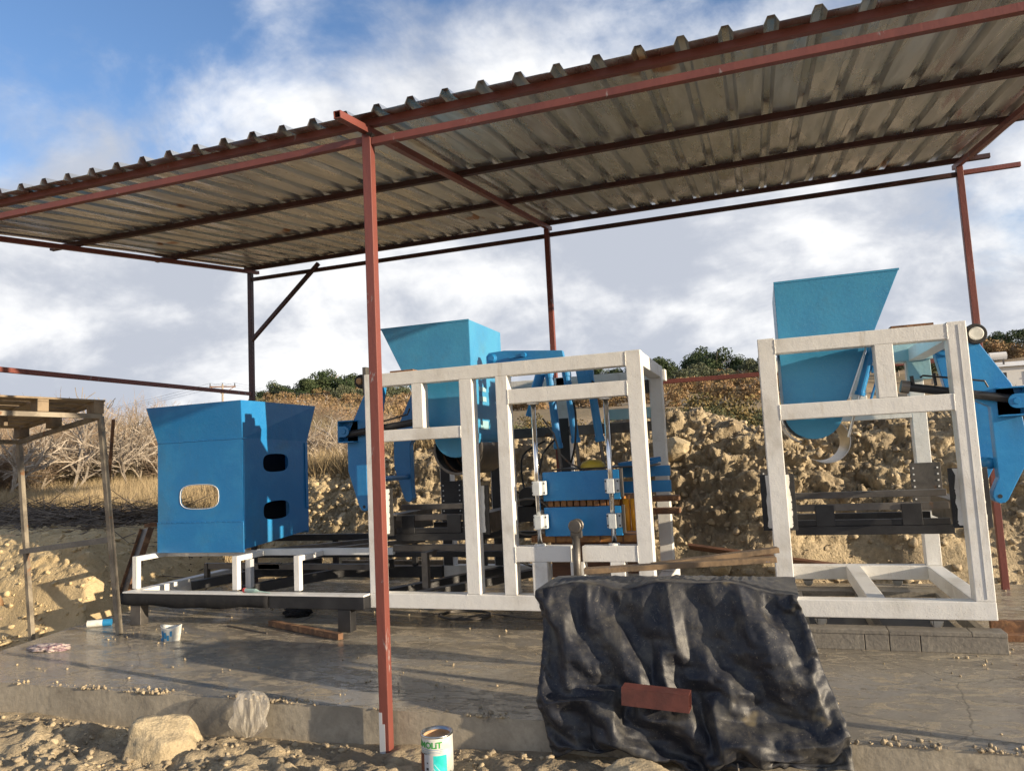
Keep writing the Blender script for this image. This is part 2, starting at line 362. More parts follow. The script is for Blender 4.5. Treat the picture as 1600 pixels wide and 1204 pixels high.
def relief(X, Y, z):
    pile = sstep(.15, .8, z)*sstep(-7.4, -5.2, X)*(1-sstep(11.8, 14, Y))
    soft = sstep(.1, .6, z)*(1-pile)
    front = 1-sstep(4.0, 4.5, Y)
    q = Y+1.25*z; wx = .35*(fbm(X*2.1, q*2.1, 3)-.5); wy = .35*(fbm(X*2.1+30, q*2.1, 3)-.5); x_, q = X+wx, q+wy
    def lump(f, o, p):
        d, rv = cells(x_*f+o, q*f+o*.7); return np.clip(1-d*1.15, 0, 1)**.85*(rv**p)
    c0 = lump(2.3, 9, 1.6); c1 = lump(5.4, 20, 1.3); c2 = lump(11.5, 40, 1.0); c3 = lump(22, 70, 1.0)
    f = fbm(x_*6, q*6, 7, .72)-.5
    d = pile*(.16*c0+.13*c1+.085*c2+.035*c3+.26*f)+soft*(.05*c0+.03*c1+.02*c2+.012*c3+.14*f)
    return d+front*(.05*c0+.07*c1*(.3+fbm(X*2, Y*2, 2))+.05*c2+.025*c3+.11*f)
def near_h(X, Y):
    z = base_h(X, Y); return z+relief(X, Y, z)*.8
def near_xyz(X, Y):
    e = .03; z = base_h(X, Y); zx = (base_h(X+e, Y)-z)/e; zy = (base_h(X, Y+e)-z)/e; d = relief(X, Y, z)
    n_ = np.sqrt(1+zx*zx+zy*zy); return X-zx/n_*d, Y-zy/n_*d, z+d/n_
# near patch
nx, ny = 1150, 640
gx = np.linspace(-17, 9, nx); gy = np.linspace(2.2, 15.2, ny); GX, GY = np.meshgrid(gx, gy)
GX0, GY0 = GX, GY; GX, GY, GZ = near_xyz(GX0, GY0); kc = np.exp(-(((GX0+1.93)/.22)**2+((GY0-3.95)/.28)**2)**2); GZ = GZ*(1-kc)+np.minimum(GZ, -.235)*kc
inside = (GX > -6.75) & (GX < 6.3) & (GY > 4.55) & (GY < 9.0)
GZ = np.where(inside, np.minimum(GZ, -.18), GZ)
idx = np.arange(nx*ny).reshape(ny, nx)
Fq = np.stack([idx[:-1, :-1], idx[:-1, 1:], idx[1:, 1:], idx[1:, :-1]], -1).reshape(-1, 4)
bigmesh('ground', np.stack([GX, GY, GZ], -1).reshape(-1, 3), Fq, SOILM, 'structure', smooth=False)
# far land, rings about the site
rr = np.concatenate([np.linspace(0.5, 30, 60), np.geomspace(31, 2600, 90)]); aa = np.radians(np.linspace(-180, 180, 361))
RR, AA = np.meshgrid(rr, aa, indexing='ij'); LX, LY = RR*np.sin(AA), RR*np.cos(AA); LZ = base_h(LX, LY, False)
LZ = LZ+np.where(RR > 30, (fbm(LX*.08, LY*.08, 4)-.5)*1.2*np.clip((RR-30)/60, 0, 1), 0)
LZ = np.where((LX > -16.6) & (LX < 8.6) & (LY > 2.5) & (LY < 14.8), LZ-1.2, LZ-.03)
idx = np.arange(LX.size).reshape(LX.shape); Fq = np.stack([idx[:-1, :-1], idx[1:, :-1], idx[1:, 1:], idx[:-1, 1:]], -1).reshape(-1, 4)
bigmesh('terrain', np.stack([LX, LY, LZ], -1).reshape(-1, 3), Fq, FIELDM, 'structure', smooth=True)
def gz(x, y): return float(near_h(np.array([[float(x)]]), np.array([[float(y)]]))[0, 0]) if (-17 < x < 9 and 2.2 < y < 15) else float(base_h(np.array([[float(x)]]), np.array([[float(y)]]), False)[0, 0])

# slab
b = B(); b.prism([(-6.85, 4.4), (-7.22, 6.3), (-7.30, 9.15), (6.5, 9.15), (6.5, 4.4)], -.40, 0, 'Z')
sl = b.build('concrete_slab', SLAB); sl['kind'] = 'structure'; sl.data.materials.append(SLABF)
for p in sl.data.polygons:
    if abs(p.normal.z) < .5: p.material_index = 1

# rocks -----------------------------------------------------------
def ico(sub=1):
    import bmesh
    bm = bmesh.new(); bmesh.ops.create_icosphere(bm, subdivisions=sub, radius=1); v = np.array([q.co[:] for q in bm.verts])
    f = np.array([[q.index for q in p.verts] for p in bm.faces]); bm.free(); return v, f
IV, IF = ico(1); IV2, IF2 = ico(2); IV4, IF4 = ico(5)
ROCKV = []
for _k in range(40):
    q = IV*rng.uniform(.65, 1.2, 3)
    for _i in range(9):
        u = rng.standard_normal(3); u /= np.linalg.norm(u); q = q-np.clip(q@u-rng.uniform(.35, .8), 0, None)[:, None]*u
    q = q*(1+.16*rng.standard_normal((len(q), 1)).clip(-1.5, 1.5)); ROCKV.append(q)
ROCKV = np.array(ROCKV)
ROCKB = []
for _k in range(30):
    q = IV2*rng.uniform(.65, 1.2, 3)
    for _i in range(14):
        u = rng.standard_normal(3); u /= np.linalg.norm(u); q = q-np.clip(q@u-rng.uniform(.35, .8), 0, None)[:, None]*u
    q = q*(1+.09*rng.standard_normal((len(q), 1)).clip(-1.5, 1.5)); ROCKB.append(q)
ROCKB = np.array(ROCKB)
def rocks(name, pts, sizes, mt):
    sizes = np.asarray(sizes); pts = np.asarray(pts); VV, FF, o = [], [], 0
    for big in (0, 1):
        mk = (sizes > .026) if big else (sizes <= .026); n = int(mk.sum()); BV, F0 = (ROCKB, IF2) if big else (ROCKV, IF)
        k = rng.integers(0, len(BV), n); a = rng.uniform(0, 6.28, n); q = BV[k]; c, s_ = np.cos(a)[:, None], np.sin(a)[:, None]
        V = np.stack([q[..., 0]*c-q[..., 1]*s_, q[..., 0]*s_+q[..., 1]*c, q[..., 2]*.85], -1)*sizes[mk][:, None, None]+pts[mk][:, None, :]
        VV.append(V.reshape(-1, 3)); FF.append((F0[None]+(np.arange(n)*BV.shape[1])[:, None, None]).reshape(-1, 3)+o); o += n*BV.shape[1]
    return bigmesh(name, np.concatenate(VV), np.concatenate(FF), mt, 'stuff')
n = 38000; x = rng.uniform(-7.3, 7, n); y = rng.uniform(9.2, 11.9, n); x, y, z = (q[0] for q in near_xyz(x[None], y[None]))
sz = .006+.07*rng.random(n)**15; rocks('pile_rubble', np.stack([x, y, z+sz*.25], 1), sz, CLODM)
n = 30000; x = rng.uniform(-7, 3, n); y = rng.uniform(2.9, 4.34, n); z = near_h(x[None], y[None])[0]
kk = fbm(x*2.2, y*2.2, 3) > rng.uniform(.38, .56, n); kk &= ~((np.abs(x+1.96) < .17) & (y < 4.2)); x, y, z = x[kk], y[kk], z[kk]; n = len(x)
sz = .0025+.036*rng.random(n)**12; rocks('loose_soil_clods', np.stack([x, y, z+sz*.3], 1), sz, CLODM)
n = 7000; x = rng.uniform(-13, -6.8, n); y = rng.uniform(6.0, 9.8, n); z = near_h(x[None], y[None])[0]
m_ = (x < -7.3); x, y, z = x[m_], y[m_], z[m_]; sz = .005+.06*rng.random(len(x))**8; rocks('bank_rubble', np.stack([x, y, z+sz*.2], 1), sz, CLODM)
# crumbs on the slab
n = 9000; x = rng.uniform(-7, 3.2, n); y = 4.42+4.4*rng.random(n)**1.3
k = fbm(x*1.7+50, y*2.2, 3); m_ = (k > rng.uniform(.46, .72, n)) | (rng.random(n) < .03); x, y = x[m_], y[m_]
sz = .002+.017*rng.random(len(x))**9; rocks('slab_crumbs', np.stack([x, y, sz*.4], 1), sz, CLODM)
# clods along the slab's front edge
n = 5000; x = rng.uniform(-6.8, 3, n); k = fbm(x*3.4+9, x*0+3.0, 4, .7); m_ = k > rng.uniform(.42, .68, n); x = x[m_]; y = 4.40+rng.random(len(x))**2*.10-.01
sz = .002+.022*rng.random(len(x))**8; rocks('edge_clods', np.stack([x, y, sz*.3], 1), sz, CLODM)

def boulder(x, y, z, rx, ry, rz, label, seed):
    q = IV4.copy(); r2 = np.random.default_rng(seed); nrm = q.copy()
    d = np.zeros(len(q))
    for i in range(26):   # chipped planes
        u = r2.standard_normal(3); u /= np.linalg.norm(u); h = r2.uniform(.60, .86); t = q@u; q = q-np.clip(t-h, 0, None)[:, None]*u*.92
    f = fbm(q[:, 0]*2.2+seed, q[:, 2]*2.2+q[:, 1]*1.7, 5, .62)-.5; q = q*(1+.22*f[:, None])
    V = q*np.array([rx, ry, rz])
    o = bigmesh('boulder', V, IF4, ROCKM); o.location = (x, y, z); tag(o, label, 'boulder'); return o
boulder(-3.84, 3.96, -.23, .36, .28, .29, 'big pale yellow boulder on the soil in front of the slab at lower left', 3)
boulder(-.74, 4.08, -.20, .235, .19, .165, 'pale boulder at the hem of the black tarp', 8)
boulder(-.6, 9.35, .12, .17, .14, .13, 'pale round boulder under the long brown board', 5)
boulder(-.25, 9.4, .08, .15, .12, .10, 'smaller flat boulder beside the round one under the brown board', 11)
boulder(1.7, 9.75, .35, .22, .2, .28, 'large brown boulder at the foot of the pile between frame post and red post', 14)
boulder(.95, 10.2, 1.05, .23, .2, .16, 'blocky boulder high on the soil pile behind the right machine', 17)
boulder(-6.1, 9.85, .75, .15, .13, .13, 'pale boulder in the bank between blue bin and red post', 21)
boulder(-1.15, 10.3, 1.55, .32, .2, .2, 'wide brown boulder near the top of the soil pile in the middle', 25)

# ------------------------------------------------------------------ shed
SLP = .137
def rz(y, off=3.85): return off+SLP*(y-4.32)
shed = thing('open_shed', 'open shed of red steel tubes with a corrugated metal roof over the slab', 'shed', (-2.4, 6.6, 0))
PX = (-6.98, -2.41, 2.235)
for i, X in enumerate(PX):
    zb = -.35 if True else 0
    B().box(X-.0325, X+.0325, 4.29, 4.355, -.35, 3.85).build('post', RED, shed, .004)
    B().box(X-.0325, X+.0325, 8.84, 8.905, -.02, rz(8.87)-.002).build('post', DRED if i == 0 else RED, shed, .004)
    B().box(X-.034, X+.006, 4.2885, 4.30, -.36, -.05).box(X-.034, X-.012, 4.2885, 4.30, -.0495, .02).build('peeled_patch', GREYL, shed)['kind'] = 'stuff'
    # rafter, open ended box
    y0, y1 = 3.93, 9.05
    b = B()
    for dx, dz, w_, h_ in ((0, -.0225, .05, .005), (0, .0225, .05, .005), (-.0225, 0, .005, .04), (.0225, 0, .005, .04)):
        b.bar((X+dx, y0, rz(y0)+.027+dz), (X+dx, y1, rz(y1)+.027+dz), w_, h_)
    b.build('rafter', RED, shed)
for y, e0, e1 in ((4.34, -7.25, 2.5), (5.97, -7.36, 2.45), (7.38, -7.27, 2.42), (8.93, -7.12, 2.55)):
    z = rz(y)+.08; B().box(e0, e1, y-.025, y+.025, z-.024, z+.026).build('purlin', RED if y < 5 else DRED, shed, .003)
B().box(PX[0]+.035, PX[1]-.035, 4.30, 4.345, 3.785, 3.835).build('beam', RED, shed, .003)
B().box(PX[1]+.035, PX[2]-.035, 4.30, 4.345, 3.765, 3.815).build('beam', RED, shed, .003)
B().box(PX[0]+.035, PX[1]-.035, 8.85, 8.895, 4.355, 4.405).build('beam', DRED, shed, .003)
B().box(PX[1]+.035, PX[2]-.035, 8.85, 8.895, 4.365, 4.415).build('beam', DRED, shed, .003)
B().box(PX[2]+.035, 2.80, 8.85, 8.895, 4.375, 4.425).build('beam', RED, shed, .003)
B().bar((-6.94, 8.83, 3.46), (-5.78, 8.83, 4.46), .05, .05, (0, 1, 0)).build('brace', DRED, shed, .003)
B().box(PX[1]+.035, PX[2]-.035, 8.85, 8.895, 2.37, 2.42).build('rail', RED, shed, .003)
B().box(-7.0, -6.955, 4.36, 8.83, 2.66, 2.71).build('rail', RED, shed, .003)
# weld clots
for X in PX:
    b = B(); b.v = []; q = IV*np.array([.03, .03, .02])*(1+.3*rng.standard_normal((len(IV), 1)))+np.array([X+.03, 4.30, 3.845]); b.add(q.tolist(), IF.tolist())
    b.build('weld', BLACK, shed)
# roof sheets: ribs every 0.25 m
def sheet(x0, x1, dz):
    prof = []
    x = x0
    while x < x1-1e-6:
        for dx, h in ((0, 0), (.055, 0), (.078, .046), (.118, .046), (.141, 0), (.195, .0)): prof.append((x+dx, h))
        x += .25
    prof.append((x1+.04, 0))
    ys = np.linspace(4.20, 9.15, 26); V = []; 
    for y in ys:
        for i, (a, h) in enumerate(prof):
            e = .004*math.sin(a*9+y*2.3)+.003*math.sin(y*5+a*31)
            V.append((a, y, rz(y)+.108+dz+h+(e if 4.3 < y < 9 else 0)))
    n_ = len(prof); F = [(j*n_+i, j*n_+i+1, (j+1)*n_+i+1, (j+1)*n_+i) for j in range(len(ys)-1) for i in range(n_-1)]
    b = B(); b.v = V; b.f = F; return b.build('roof_sheet', SHEET, shed, solid=.0015)
for i, x in enumerate(np.arange(-7.12, 2.2, 1.0)): sheet(x, min(x+1.0, 2.38), .002*(i % 2))

# ------------------------------------------------------------------ machines
Y0, Y1 = 6.40, 8.26; T = .134
def holes_plate(parent, xc, y, face, bolts=True, mt=BLACK, splash=True, w_=.135):
    """slotted side plate bolted behind a post"""
    p = B().box(xc-w_, xc+w_, y, y+.012, .88, 1.34).build('side_plate', mt, parent, .002)
    b = B()
    for sx in (-1, 1):
        for k in range(7):
            b.lathe((xc+sx*(w_-.03), y-.003, .93+k*.06), [(0, -.002), (.009, -.002), (.009, .004)], 8, 'Y')
    b.build('bolt', WHITE if not splash else BLACK, p)['kind'] = 'stuff'
    if splash:
        b = B(); pts = [(xc-w_+.045, .9)]; 
        for k in range(9): pts.append((xc-w_+.03+.02*rng.random(), .92+k*.052))
        for k in range(9): pts.append((xc+w_-.03-.02*rng.random(), .92+(8-k)*.052))
        pts.append((xc+w_-.045, .9)); b.prism(pts, y-.004, y-.0005); b.build('paint_patch', WHITE, p)
def casters(parent, pts):
    for x, y in pts:
        B().box(x-.05, x+.05, y-.04, y+.04, .200, .214).box(x-.03, x-.024, y-.02, y+.02, .165, .2).build('caster_bracket', STEEL, parent)
        B().lathe((x, y, .185), [(0, -.02), (.038, -.02), (.045, -.012), (.045, .012), (.038, .02), (0, .02)], 20, 'Y').build('wheel', STAIN, parent, smooth=False)
def swing_arm(parent, xo, sgn, poly, y, th=.10, mt=BLUE):
    P_ = [(xo+sgn*d, z) for d, z in poly]
    if sgn > 0: P_ = P_[::-1]
    return B().prism(P_, y, y+th).build('swing_arm', mt, parent, .006)
def hyd(parent, p, q, r, rr, name='hydraulic_cylinder', mt=BLACK, rodmt=CHROME, frac=.62):
    p, q = Vector(p), Vector(q); mid = p.lerp(q, frac)
    o = B().tube([p, mid], r, 16).tube([p, p+(mid-p)*.07], r*1.18, 16).tube([mid-(mid-p)*.07, mid], r*1.2, 16).build(name, mt, parent, .002)
    B().tube([mid, q], rr, 12).build('piston_rod', rodmt, o, smooth=False)
    return o

def cap_half(cx, cz, r, n=14):  # lower half circle, left to right
    return [(cx-r*math.cos(math.pi*i/n), cz-r*math.sin(math.pi*i/n)) for i in range(n+1)]

# ---- right machine -------------------------------------------------------
mr = thing('block_machine', 'white framed machine with slanted blue hopper standing on casters at right', 'machine', (.78, 7.3, .21))
XL, XR = .02, 1.545; ZB, ZT = .215, .35
for (x0, x1) in ((XL, XL+T), (XR-T, XR)):
    B().box(x0, x1, Y0, Y0+T, ZT+.001, 2.465).build('post', WHITE, mr, .006)
    B().box(x0, x1, Y1-T, Y1, ZT+.001, 2.465).build('post', WHITE, mr, .006)
B().box(XR-.060, XR-.056, Y0-.0035, Y0-.0005, .37, 2.44).build('weld_line', GREYL, mr)
B().box(XL, XR, Y0-.002, Y0+T-.002, ZB, ZT).build('beam', WHITE, mr, .006)
B().box(XL, XR, Y1-T, Y1, ZB, ZT).build('beam', WHITE, mr, .006)
for x0 in (XL, XR-T, .69): B().box(x0+.001, x0+T-.002, Y0+T-.001, Y1-T-.001, ZB+.002, ZT-.001).build('beam', WHITE, mr, .006)
B().box(XL+T, XR-T, Y0+.001, Y0+T, 2.335, 2.455).build('beam', WHITE, mr, .006)
B().box(XL+T, XR-T, Y0+.001, Y0+T, 1.785, 1.912).build('beam', WHITE, mr, .006)
B().box(XL+T, XR-T, Y1-T, Y1-.001, 2.335, 2.455).build('beam', WHITE, mr, .006)
B().box(XL+T, XR-T, Y1-T, Y1-.001, 1.785, 1.912).build('beam', WHITE, mr, .006)
for x0 in (XL, XR-T): B().box(x0+.002, x0+T-.002, Y0+T, Y1-T, 2.335, 2.455).build('beam', WHITE, mr, .006)
for y0 in (Y0+.001, Y1-T+.001): B().box(.893, 1.028, y0, y0+T-.002, 1.912, 2.335).build('upright', WHITE, mr, .006)
for xc in (XL+T/2, XR-T/2):
    holes_plate(mr, xc, Y0+T+.001, -1)
    holes_plate(mr, xc, Y1-T-.014, -1, mt=STEEL, splash=False)
casters(mr, [(.33, Y0+.06), (1.15, Y0+.06), (.33, Y1-.07), (1.15, Y1-.07)])
def hopper(parent, mt, xi, xo_top, xo_bot, y0, y1, ztop, zmid, cx, r, zc, slot_mt, mirror=1):
    """bin with one upright and one slanted side, ending in a round trough; xi = upright side"""
    th = .006; sg = mirror
    half = cap_half(cx, zc, r)
    if sg > 0: poly = [(xi, ztop), (xi, zc)]+half[0:]+[(xo_top, ztop)]
    else: poly = [(xi, ztop), (xi, zc)]+half[::-1]+[(xo_top, ztop)]
    body = None
    for i, y in enumerate((y0, y1-th)):
        P_ = poly if sg < 0 else poly[::-1]
        o = B().prism(P_, y, y+th).build('hopper_wall', mt, parent, .001)
        body = body or o
    # side sheets between end walls
    b = B(); strip = poly
    for (a0, c0), (a1, c1) in zip(strip[:-1], strip[1:]):
        if math.hypot(a1-a0, c1-c0) < 1e-4: continue
        b.bar((a0, y0+th+.001, c0), (a0, y1-th-.001, c0), .001, .001) if False else None
        b.add([(a0, y0+th, c0), (a0, y1-th, c0), (a1, y1-th, c1), (a1, y0+th, c1)], [(0, 1, 2, 3)])
    b.build('hopper_side', mt, parent, solid=.005)
    b = B().box(min(xi, xo_top)-.004, max(xi, xo_top)+.004, y0-.004, y0-.0005, ztop-.012, ztop+.006); b.build('rim', mt, parent)
    return body
hopper(mr, TEAL, .20, 1.185, .99, 6.76, 7.72, 3.0, 2.3, .43, .23, 1.85, TEAL, 1)
# curved stainless gate under the hopper
B().arc((.515, 1.60), .185, .006, math.radians(-118), math.radians(70), 6.80, 7.70, 26).build('curved_gate', STAIN, mr, smooth=False)
B().arc((.43, 1.84), .262, .008, math.radians(176), math.radians(246), 6.9, 7.6, 14).build('drum_shell', STAIN, mr)
# blue struts down the slanted side
B().bar((.885, 6.66, 2.40), (.70, 6.66, 1.93), .012, .055, (0, 1, 0)).build('strut', STAIN, mr, .002)
hyd(mr, (.93, 6.70, 2.38), (.68, 6.72, 1.62), .034, .012, 'gate_cylinder', BLUE, STAIN, .55)
B().tube([(1.0, 6.72, 2.25), (.85, 6.72, 1.85), (.82, 6.72, 1.8)], .010, 8).build('hose', BLUE, mr)
B().box(.90, 1.0, 6.68, 6.74, 2.14, 2.2).build('bracket', BLUE, mr, .003)
ARMR = [(-.08, 2.40), (.06, 2.43), (.12, 2.31), (.31, 1.97), (.35, 1.80), (.385, 1.42), (.205, 1.085), (.18, 1.06), (.145, 1.055), (.112, 1.075), (.10, 1.11), (.108, 1.15), (.155, 1.25), (.155, 1.80), (.02, 1.88), (-.02, 2.06)]
swing_arm(mr, XR, 1, ARMR, 6.60)
swing_arm(mr, XR, 1, [(d+.14, z) for d, z in ARMR], 7.86)
# eye at the arm foot and pivots
B().lathe((XR+.15, 6.599, 1.11), [(0, -.001), (.016, -.001), (.016, .0)], 14, 'Y').build('pin_hole', DARKIN, mr)
B().tube([(XR+.13, 6.7, 1.36), (XR+.25, 7.88, 1.36)], .045, 16).build('cross_tube', BLUE, mr, smooth=True)
B().lathe((XR+.15, 7.84, 2.42), [(0, -.012), (.075, -.012), (.085, 0), (.085, .02), (0, .02)], 26, 'Y').build('pivot', BLUE, mr, .002)
B().tube([(XR+.03, 7.0, 2.33), (XR+.15, 7.84, 2.42)], .03, 12).build('pivot_shaft', STEEL, mr)
# roller on top corner
o = B().lathe((XR+.10, 6.56, 2.375), [(0, 0), (.075, 0), (.082, .02), (.082, .10), (0, .10)], 28, 'Y').build('roller', RUBBER, mr, .002)
B().lathe((XR+.10, 6.553, 2.375), [(0, -.01), (.045, -.01), (.052, 0), (.052, .006)], 24, 'Y').build('roller_cap', PLASTW, o)
# clevis bracket and cylinder
def clevis(parent, x0, x1, zc, y, sg):
    B().box(min(x0, x1), max(x0, x1), y, y+.012, zc-.115, zc+.115).build('bracket', BLUE, parent, .003)
    B().box(min(x0, x1), max(x0, x1), y-.10, y, zc+.10, zc+.112).build('bracket', BLUE, parent, .002)
    B().box(min(x0, x1), max(x0, x1), y-.10, y, zc-.112, zc-.10).build('bracket', BLUE, parent, .002)
    xe = x1; B().box(min(xe, xe-sg*.012), max(xe, xe-sg*.012), y-.1, y+.01, zc-.112, zc+.112).build('bracket', BLUE, parent, .002)
    xc = x1-sg*.075
    pl = [(xc+.055*math.cos(t), zc+.055*math.sin(t)) for t in np.linspace(math.pi/2, 3*math.pi/2, 12)]+[(x1-sg*.01, zc-.055), (x1-sg*.01, zc+.055)]
    if sg < 0: pl = [(2*xc-a if i < 12 else a, c) for i, (a, c) in enumerate(pl)]
    else: pl = pl[::-1]
    B().prism(pl, y-.10, y-.086).build('clevis_ear', BLUE, parent, .002)
    B().lathe((xc, y-.10, zc), [(0, -.012), (.022, -.012), (.026, 0)], 16, 'Y').build('pin', BLUE, parent)
clevis(mr, 1.74, 1.925, 1.83, 6.60, 1)
o = B().tube([(1.10, 6.56, 2.0), (1.83, 6.56, 1.85)], .034, 16).build('hydraulic_cylinder', BLACK, mr, .002)
B().tube([(1.08, 6.56, 2.003), (1.14, 6.56, 1.99)], .052, 16).build('cylinder_eye', STEEL, o)
B().tube([(1.22, 6.53, 2.06), (1.24, 6.53, 2.075), (1.5, 6.54, 2.03), (1.66, 6.54, 2.0), (1.68, 6.54, 1.95)], .008, 8).build('hose', BLACK, o)
B().tube([(1.17, 6.56, 2.0), (1.165, 6.56, 2.08)], .015, 8).tube([(1.33, 6.56, 1.99), (1.325, 6.56, 2.09)], .012, 8).build('fitting', BLACK, o)
# pale blocks bolted on rear corner
B().box(1.40, 1.60, 8.02, 8.12, 2.15, 2.52).build('bearing_block', LTEAL, mr, .004)
B().box(1.28, 1.62, 8.0, 8.018, 2.34, 2.52).build('bearing_block', LTEAL, mr, .004)
# small plate lying on the top beam
tag(B().box(1.03, 1.33, 6.42, 6.56, 2.457, 2.475).build('steel_offcut', RUST), 'brown steel offcut lying on the top beam of the right machine', 'offcut')
def carriage(parent, x0, x1, y, blocks):
    """black roller carriage hung between the posts"""
    c = B().box(x0, x1, y, y+.05, .80, .872).build('carriage', BLACK, parent, .003)
    B().box(x0, x1-.02, y+.01, y+.05, .874, .925).build('rail', BLACK, c, .003)
    B().box(x0, x1-.02, y+.01, y+.05, 1.00, 1.058).build('rail', STEEL, c, .003)
    B().box(x0-.02, x1, y+.16, y+.20, 1.095, 1.15).build('rail', STEEL, c, .003)
    B().box(x0, x1, y+.9, y+.95, .80, .90).build('rail', BLACK, c, .003)
    for a, e in blocks: B().box(a, e, y-.006, y+.008, .874, 1.05).build('clamp_plate', BLACK, c, .003)
    for a in (x0-.17, x1+.02): B().box(a, a+.14, y+.02, y+.95, .86, 1.06).build('side_channel', STEEL, c, .004)
carriage(mr, .21, 1.42, 6.86, ((.38, .53), (1.045, 1.195)))

def beads(parent, lines, y, mt_=None):
    """hand-laid weld beads along the joints of a frame"""
    b = B()
    for x, z0, z1 in lines:
        z = z0
        while z < z1-.004:
            r = random.uniform(.0035, .006); q = IV*np.array([r*1.1, r*.8, r*1.5])+np.array([x+random.uniform(-.0015, .0015), y, z]); b.add(q.tolist(), IF.tolist()); z += r*1.3
    b.build('weld', mt_ or WHITE, parent)['kind'] = 'stuff'
beads(mr, [(XL+T, 2.335, 2.455), (XR-T, 2.335, 2.455), (XL+T, 1.785, 1.912), (XR-T, 1.785, 1.912)], Y0)
# timber/cement board plinth under right machine
pl = thing('plinth', 'low grey board plinth with open middle under the right machine', 'plinth', (.8, 7.3, 0))
xs = [.10, .62, .79, 1.0, 1.57]
for a, e in zip(xs[:-1], xs[1:]): B().box(a+.003, e-.003, 6.30, 6.345, .0, .118).build('board', GREYB, pl, .003)
for a, e in ((.10, .79), (.79, 1.34), (1.34, 1.57)): B().box(a+.002, e-.002, 6.295, 6.46, .119, .150).build('board', GREYB, pl, .003)
for a, e in ((.10, .85), (.85, 1.57)): B().box(a+.002, e-.002, 7.86, 8.10, .10, .150).build('board', GREYB, pl, .003)
for a in (.72, 1.41): B().box(a, a+.06, 6.465, 7.855, .05, .145).build('board', GREYB, pl, .003)
B().box(.10, .25, 6.465, 7.855, .0, .145).build('board', GREYB, pl, .003)
B().box(.252, 1.40, 6.5, 7.83, .003, .006).build('dark_sheet', DARKIN, pl)  # thin dark sheet on the slab inside the plinth
st = thing('steel_channel', 'short rusty steel channel lying on the slab right of the plinth', 'channel', (1.8, 6.75, 0))
B().box(1.62, 2.1, 6.95, 7.0, 0, .10).build('flange', RUST, st, .002); B().box(1.62, 2.1, 6.72, 6.95, 0, .012).build('web', RUST, st, .002); B().box(1.62, 2.1, 6.68, 6.72, 0, .05).build('flange', RUST, st, .002)

# ---- centre machine --------------------------------------------------------
mc = thing('block_press_machine', 'white framed press machine with blue hopper, chrome columns and hydraulics in the middle', 'machine', (-2.3, 7.3, .21))
CL, CR = -3.70, -.955
posts = [(CL, CL+T), (-2.685, -2.555), (-2.318, -2.20), (CR-T, CR)]
for i, (x0, x1) in enumerate(posts):
    B().box(x0, x1, Y0, Y0+T, ZT+.001, 2.475 if i in (0, 3) else 2.345).build('post', WHITE, mc, .006)
B().box(CL, CR, Y0-.002, Y0+T-.002, ZB, ZT).build('beam', WHITE, mc, .006)
B().box(CL+T, CR-T, Y0+.001, Y0+T, 2.345, 2.472).build('beam', WHITE, mc, .006)
B().box(CL+T, -2.686, Y0+.001, Y0+T, 1.80, 1.912).build('beam', WHITE, mc, .006)
B().box(-3.185, -3.07, Y0+.001, Y0+T, 1.913, 2.344).build('upright', WHITE, mc, .006)
B().box(-2.199, CR-T-.001, Y0+.001, Y0+T, 2.082, 2.215).build('beam', WHITE, mc, .006)
B().box(-2.199, -1.678, Y0+.001, Y0+T, .645, .782).build('beam', WHITE, mc, .006)
B().box(-1.578, CR-T-.001, Y0+.001, Y0+T, .645, .782).build('beam', WHITE, mc, .006)
for a, e in ((-2.045, -1.905), (-1.335, -1.205)): B().box(a, e, Y0+.001, Y0+T, ZT+.001, .644).build('upright', WHITE, mc, .006)
for a, e in ((-1.69, -1.655), (-1.60, -1.565)): B().box(a, e, Y0+.001, Y0+T, ZT+.001, .644).build('upright', WHITE, mc, .004)
# rear frame
B().box(CR-T, CR, Y1-.5, Y1-.5+T, ZT+.001, 2.475).build('post', WHITE, mc, .006)
B().box(CR-T+.002, CR-.002, Y0+T, Y1-.5, 2.345, 2.472).build('beam', WHITE, mc, .006)
B().box(CR-T+.002, CR-.002, Y0+T, Y1-T, ZB+.002, ZT-.001).build('beam', WHITE, mc, .006)
B().box(CL, CR, Y1-T, Y1, ZB, ZT).build('beam', WHITE, mc, .006)
for x0 in (-3.70, -3.05, -2.20):
    B().box(x0, x0+T, Y1-T, Y1, ZT+.001, 2.472).build('post', WHITE, mc, .006)
    B().box(x0+.01, x0+T-.01, Y1-T-.006, Y1-T-.001, ZT+.002, 2.0).build('black_front', BLACK, mc)  # thin black sheet over the front face of each rear post
B().box(CL+T, CR, Y1-T, Y1-.002, 2.345, 2.470).build('beam', WHITE, mc, .006)
B().box(-2.9, CR-T, Y1-T, Y1-.002, 1.80, 1.912).build('beam', STEEL, mc, .006)
B().box(-2.06, CR-T, 7.72, 7.80, 2.19, 2.33).build('cross_beam', BLACK, mc, .005)
B().box(-1.55, CR-T, 7.74, 7.82, 1.93, 2.04).build('cross_beam', LTEAL, mc, .005)
holes_plate(mc, CL+T/2, Y0+T+.001, -1); holes_plate(mc, -2.62, Y0+T+.001, -1)
holes_plate(mc, -3.55, Y1-T-.02, -1, splash=False)
hopper(mc, TEAL, -2.70, -3.69, -3.4, 6.76, 7.70, 2.985, 2.3, -2.90, .225, 1.84, TEAL, -1)
# slots drawn as pale blue strips laid on the hopper's side
for y, z, dy, dz in ((6.95, 2.30, .20, .045), (6.95, 2.20, .20, .05), (6.96, 1.93, .22, .09), (7.0, 1.78, .1, .025)): B().box(-2.694, -2.692, y, y+dy, z-dz/2, z+dz/2).build('slot', LTEAL, mc)
